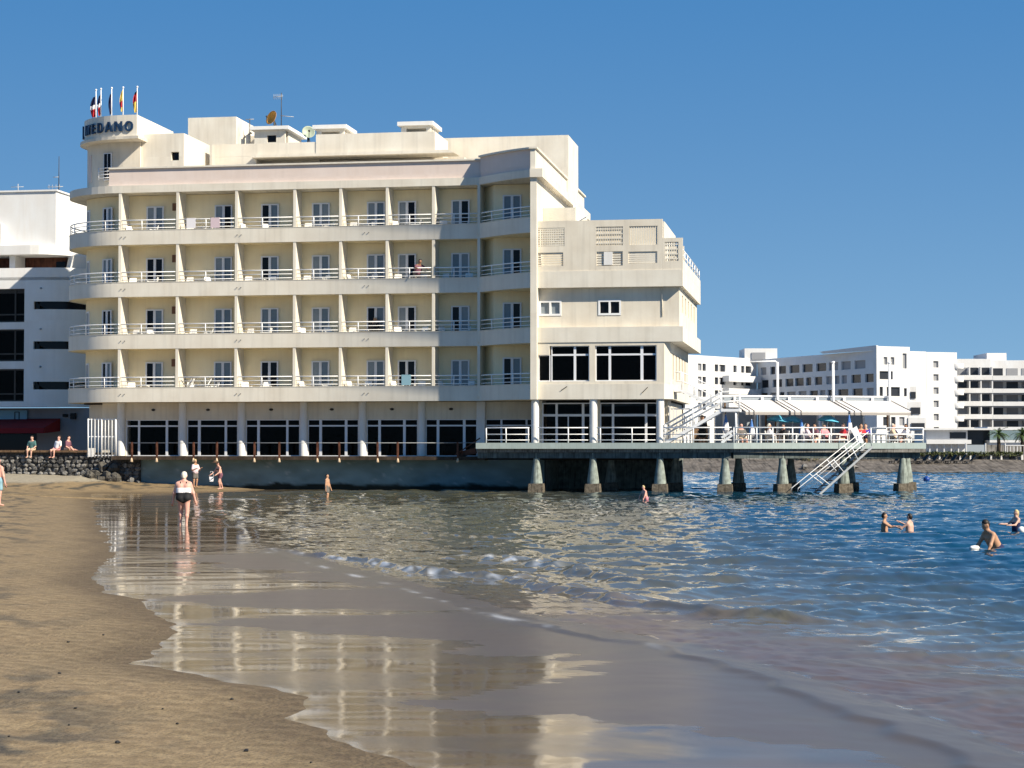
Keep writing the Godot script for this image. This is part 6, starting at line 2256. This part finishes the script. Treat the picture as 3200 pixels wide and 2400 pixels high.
func make_balcony_things() -> void:
	var r := RandomNumberGenerator.new()
	r.seed = 99
	var chair: Node3D = null
	var tbl: Node3D = null
	var floors := ["first-floor", "second-floor", "third-floor", "top-floor"]
	var bays := ["second", "third", "fourth", "fifth", "sixth", "seventh", "eighth"]
	for k in 4:
		for i in 7:
			var y: float = BAND_Y[k] + 0.2
			var a: float = FIN_X[i] + 0.42
			var b: float = FIN_X[i + 1] - 0.4
			var n := 2 if r.randf() < 0.9 else 1
			for c in n:
				var x := a + r.randf_range(0.0, 0.25) if c == 0 else minf(a + r.randf_range(1.05, 1.5), b)
				var side: String = "at the left end" if c == 0 else "in the middle"
				var lab: String = "white chair %s of the %s balcony, %s bay from the left" % [side, floors[k], bays[i]]
				var at := hotel_frame * Vector3(x, y, -0.48)
				var turn := r.randf_range(-0.6, 1.2) if c == 0 else r.randf_range(-1.8, 0.4)
				if chair == null:
					chair = plastic_chair(self, lab, at)
					chair.rotation.y = turn
				else:
					copy_of(chair, at, turn, lab)
			if r.randf() < 0.8:
				var lab2: String = "small white table on the %s balcony, %s bay from the left" % [floors[k], bays[i]]
				var at2 := hotel_frame * Vector3(a + 0.75, y, -0.6)
				if tbl == null:
					tbl = thing("balcony_table", lab2, "table", at2, -SLOPE, "plastic tables on the hotel balconies")
					var st := mb()
					box(st, -0.28, 0.28, 0.66, 0.70, -0.28, 0.28)
					part("tabletop", st, M.plastic, tbl)
					for q in [[-0.23, -0.23], [0.23, -0.23], [0.23, 0.23], [-0.23, 0.23]]:
						block("leg", q[0] - 0.025, q[0] + 0.025, 0.0, 0.658, q[1] - 0.025, q[1] + 0.025, M.plastic, tbl)
				else:
					copy_of(tbl, at2, -SLOPE, lab2)
	# towels and a drying rack
	var tw := [[-17.75, 3, "white towel over the left of the top-floor rail, second bay", "white_cloth"], [-16.4, 3, "lilac towel on the top-floor rail, second bay", "mauve_cloth"], [-5.9, 0, "pale blue towel on the first-floor rail, sixth bay", "sky_cloth"]]
	for e in tw:
		var st := mb()
		var y: float = BAND_Y[e[1]] + 0.79
		box(st, e[0], e[0] + 0.5, y + 0.05, y + 0.585, -0.035, -0.022)
		box(st, e[0], e[0] + 0.5, y + 0.2, y + 0.585, -0.125, -0.112)
		box(st, e[0], e[0] + 0.5, y + 0.588, y + 0.60, -0.125, -0.022)
		var o := part("towel", st, M[e[3]])
		o.transform = hotel_frame
		tagged(o, e[2], "towel", "towels on the balcony rails")
	for e in [[-17.9, 0.0, "open sun lounger with dark frame on the first-floor balcony, second bay"], [-16.9, 0.3, "folding deck chair beside the dark-framed lounger on the first floor"]]:
		var o := thing("deck_chair", e[2], "deck chair", hotel_frame * Vector3(e[0], 4.9, -0.5), -SLOPE + e[1])
		var st := mb()
		beam(st, Vector3(0.0, 0.35, 0), Vector3(0.42, 1.05, 0), 0.5, 0.05)
		part("backrest", st, M.plastic, o)
		st = mb(true)
		for z in [-0.27, 0.27]:
			tube(st, [Vector3(-0.05, 0.0, z), Vector3(0.5, 1.1, z)], 0.02)
			tube(st, [Vector3(0.55, 0.0, z), Vector3(-0.2, 1.0, z)], 0.02)
		part("frame", st, M.dark_metal, o)
		st = mb()
		box(st, 0.0, 0.55, 0.36, 0.40, -0.25, 0.25)
		part("seat", st, M.plastic, o)


func make_roof_things() -> void:
	# five flags on the sign box
	var flags := [[-23.95, -2.6, "union flag with white stripes hanging limp on the leftmost pole", [["navy", 0.0, 0.42], ["white_cloth", 0.42, 0.62], ["red", 0.62, 1.0]], 0.22], [-23.5, -2.2, "blue, white and red flag on the second pole from the left", [["navy", 0.0, 0.42], ["white_cloth", 0.42, 0.6], ["red", 0.6, 1.0]], 0.14], [-22.76, -1.9, "dark blue flag on the middle pole of the sign box", [["navy", 0.0, 0.5], ["navy", 0.5, 1.0]], 0.12],
		[-22.02, -1.7, "yellow and red flag on the fourth pole from the left", [["yellow_flag", 0.0, 0.5], ["red", 0.5, 0.8], ["yellow_flag", 0.8, 1.0]], 0.12], [-21.13, -1.5, "black, red and yellow flag on the rightmost pole", [["black_cloth", 0.0, 0.12], ["red", 0.12, 0.5], ["yellow_flag", 0.5, 1.0]], 0.16]]
	for k in 5:
		var e: Array = flags[k]
		var o := thing("flag", e[2], "flag", hotel_frame * Vector3(e[0], 20.3, e[1]), -SLOPE, "flags above the rooftop sign")
		var st := mb(true)
		tube(st, [Vector3.ZERO, Vector3(0.0, 1.85 - 0.03 * k, 0)], 0.035, 0.025)
		ball(st, Vector3(0, 1.88 - 0.03 * k, 0), Vector3(0.06, 0.06, 0.06), 8)
		part("pole", st, M.paint, o)
		var top := 1.55 if k != 3 else 1.65
		for b in e[3]:
			st = mb()
			var ya: float = top - 1.15 * b[1]
			var yb: float = top - 1.15 * b[2]
			var rows := 5
			for j in rows:   # limp folds hanging beside the pole
				var y0 := lerpf(ya, yb, float(j) / rows)
				var y1 := lerpf(ya, yb, float(j + 1) / rows)
				for q in 6:
					var pts := []
					for c in [[q, y0], [q + 1, y0], [q + 1, y1], [q, y1]]:
						var t: float = c[0] / 6.0
						var spread: float = 1.5 * e[4] * (0.35 + 0.65 * sin(clampf((top - c[1]) / 1.15, 0.0, 1.0) * 2.4 + 0.2))
						pts.append(Vector3(-t * spread, c[1] - 0.10 * t, 0.07 * sin(t * 9.0 + c[1] * 4.0)))
					quad(st, pts[0], pts[1], pts[2], pts[3])
			part("cloth", st, M[b[0]], o)
	# satellite dishes and aerials
	for e in [[-15.65, 21.43, -9.0, 0.43, "orange_dish", "orange satellite dish on the roof hut of the hotel", -0.6], [-13.45, 20.5, -8.8, 0.38, "pale_dish", "pale green satellite dish right of the roof hut", 0.4]]:
		var o := thing("satellite_dish", e[5], "satellite dish", hotel_frame * Vector3(e[0], e[1], e[2]), -SLOPE + e[6], "satellite dishes on the hotel roof")
		var rr: float = e[3]
		var st := mb(true)
		lathe(st, Vector3.ZERO, [Vector2(0.0, 0.0), Vector2(rr * 0.5, rr * 0.06), Vector2(rr * 0.85, rr * 0.2), Vector2(rr, rr * 0.3), Vector2(rr, rr * 0.26), Vector2(rr * 0.5, 0.02 - 0.05), Vector2(0.0, -0.05)], 24)
		var d := part("dish", st, M[e[4]], o)
		d.rotation = Vector3(1.25, 0, 0)
		st = mb(true)
		tube(st, [Vector3(0, -0.9, -0.15), Vector3(0, 0, -0.1)], 0.05)
		tube(st, [Vector3(0.25, -0.9, -0.3), Vector3(0, -0.1, -0.12)], 0.03)
		part("stand", st, M.dark_metal, o)
		st = mb(true)
		tube(st, [Vector3(0, -rr * 0.8, 0.3), Vector3(0, 0.02, rr * 1.0)], 0.02)
		ball(st, Vector3(0, 0.05, rr * 1.02), Vector3(0.07, 0.07, 0.07), 8)
		part("feed_arm", st, M.dark_metal, o)
	for e in [[-15.25, 20.8, -9.4, 2.2, "tall thin television aerial right of the orange dish"], [-17.1, 20.6, -9.2, 0.9, "short aerial left of the orange dish"]]:
		var o := thing("television_aerial", e[4], "aerial", hotel_frame * Vector3(e[0], e[1], e[2]), -SLOPE)
		var st := mb(true)
		tube(st, [Vector3.ZERO, Vector3(0, e[3], 0)], 0.03, 0.02)
		part("mast", st, M.dark_metal, o)
		st = mb(true)
		if e[3] > 1.5:
			tube(st, [Vector3(-0.5, 1.95, 0), Vector3(0.1, 2.0, 0)], 0.02)
			for k in 5:
				tube(st, [Vector3(-0.45 + k * 0.12, 1.8, 0.0), Vector3(-0.45 + k * 0.12, 2.12, 0.0)], 0.014)
			tube(st, [Vector3(-0.05, 0.85, 0), Vector3(0.75, 0.75, 0)], 0.025)
		else:
			tube(st, [Vector3(-0.25, 0.85, 0), Vector3(0.25, 0.85, 0)], 0.025)
		part("elements", st, M.steel, o)
	for e in [[0.6, 17.0, -5.5, "dark ventilator on the main block's right roof edge, nearer one"], [1.0, 16.9, -8.0, "dark ventilator on the main block's right roof edge, farther one"]]:
		var o := thing("roof_ventilator", e[3], "ventilator", hotel_frame * Vector3(e[0], 16.42, e[2]))
		var st := mb(true)
		lathe(st, Vector3.ZERO, [Vector2(0.1, 0.0), Vector2(0.1, 1.0), Vector2(0.22, 1.05), Vector2(0.22, 1.3), Vector2(0.0, 1.4)], 12)
		part("cowl", st, M.soot, o)


func make_small_things() -> void:
	var o := thing("buoy", "round dark blue buoy floating beyond the deck's last pillar", "buoy", Vector3(27.5, 0.1, -127.5))
	var st := mb(true)
	ball(st, Vector3.ZERO, Vector3(0.22, 0.22, 0.22), 14)
	part("float", st, M.buoy_blue, o)
	st = mb(true)
	tube(st, [Vector3(0, 0.26, 0), Vector3(0, 0.36, 0)], 0.04)
	part("ring", st, M.dark_metal, o)
	var r := RandomNumberGenerator.new()
	r.seed = 61
	var kinds := [blob(r, 0.4), blob(r, 0.4), blob(r, 0.4)]
	var at := [[-5.26, -22.85], [-3.09, -17.07], [-3.79, -16.75], [-2.8, -16.14], [-2.03, -14.76], [-1.49, -14.31], [-3.03, -14.82], [-3.87, -14.85], [-5.05, -23.81], [-4.6, -19.6], [-3.58, -15.6], [-4.5, -17.6], [-2.6, -17.9]]
	at.sort_custom(func(a, b): return a[0] / -a[1] < b[0] / -b[1])
	for k in at.size():
		var x: float = at[k][0]
		var z: float = at[k][1]
		var b := put("pebble", kinds[k % 3], M.pebble, self, Transform3D(Basis(Vector3.UP, k * 1.3) * Basis.from_scale(Vector3(0.036, 0.02, 0.03) * (0.8 + 0.25 * (k % 4))), Vector3(x, sand_full(x, z) + 0.008, z)))
		tagged(b, "%s dark pebble from the left on the brown foreground sand" % ["leftmost", "second", "third", "fourth", "fifth", "sixth", "seventh", "eighth", "ninth", "tenth", "eleventh", "twelfth", "rightmost"][k], "pebble", "dark pebbles on the foreground sand")
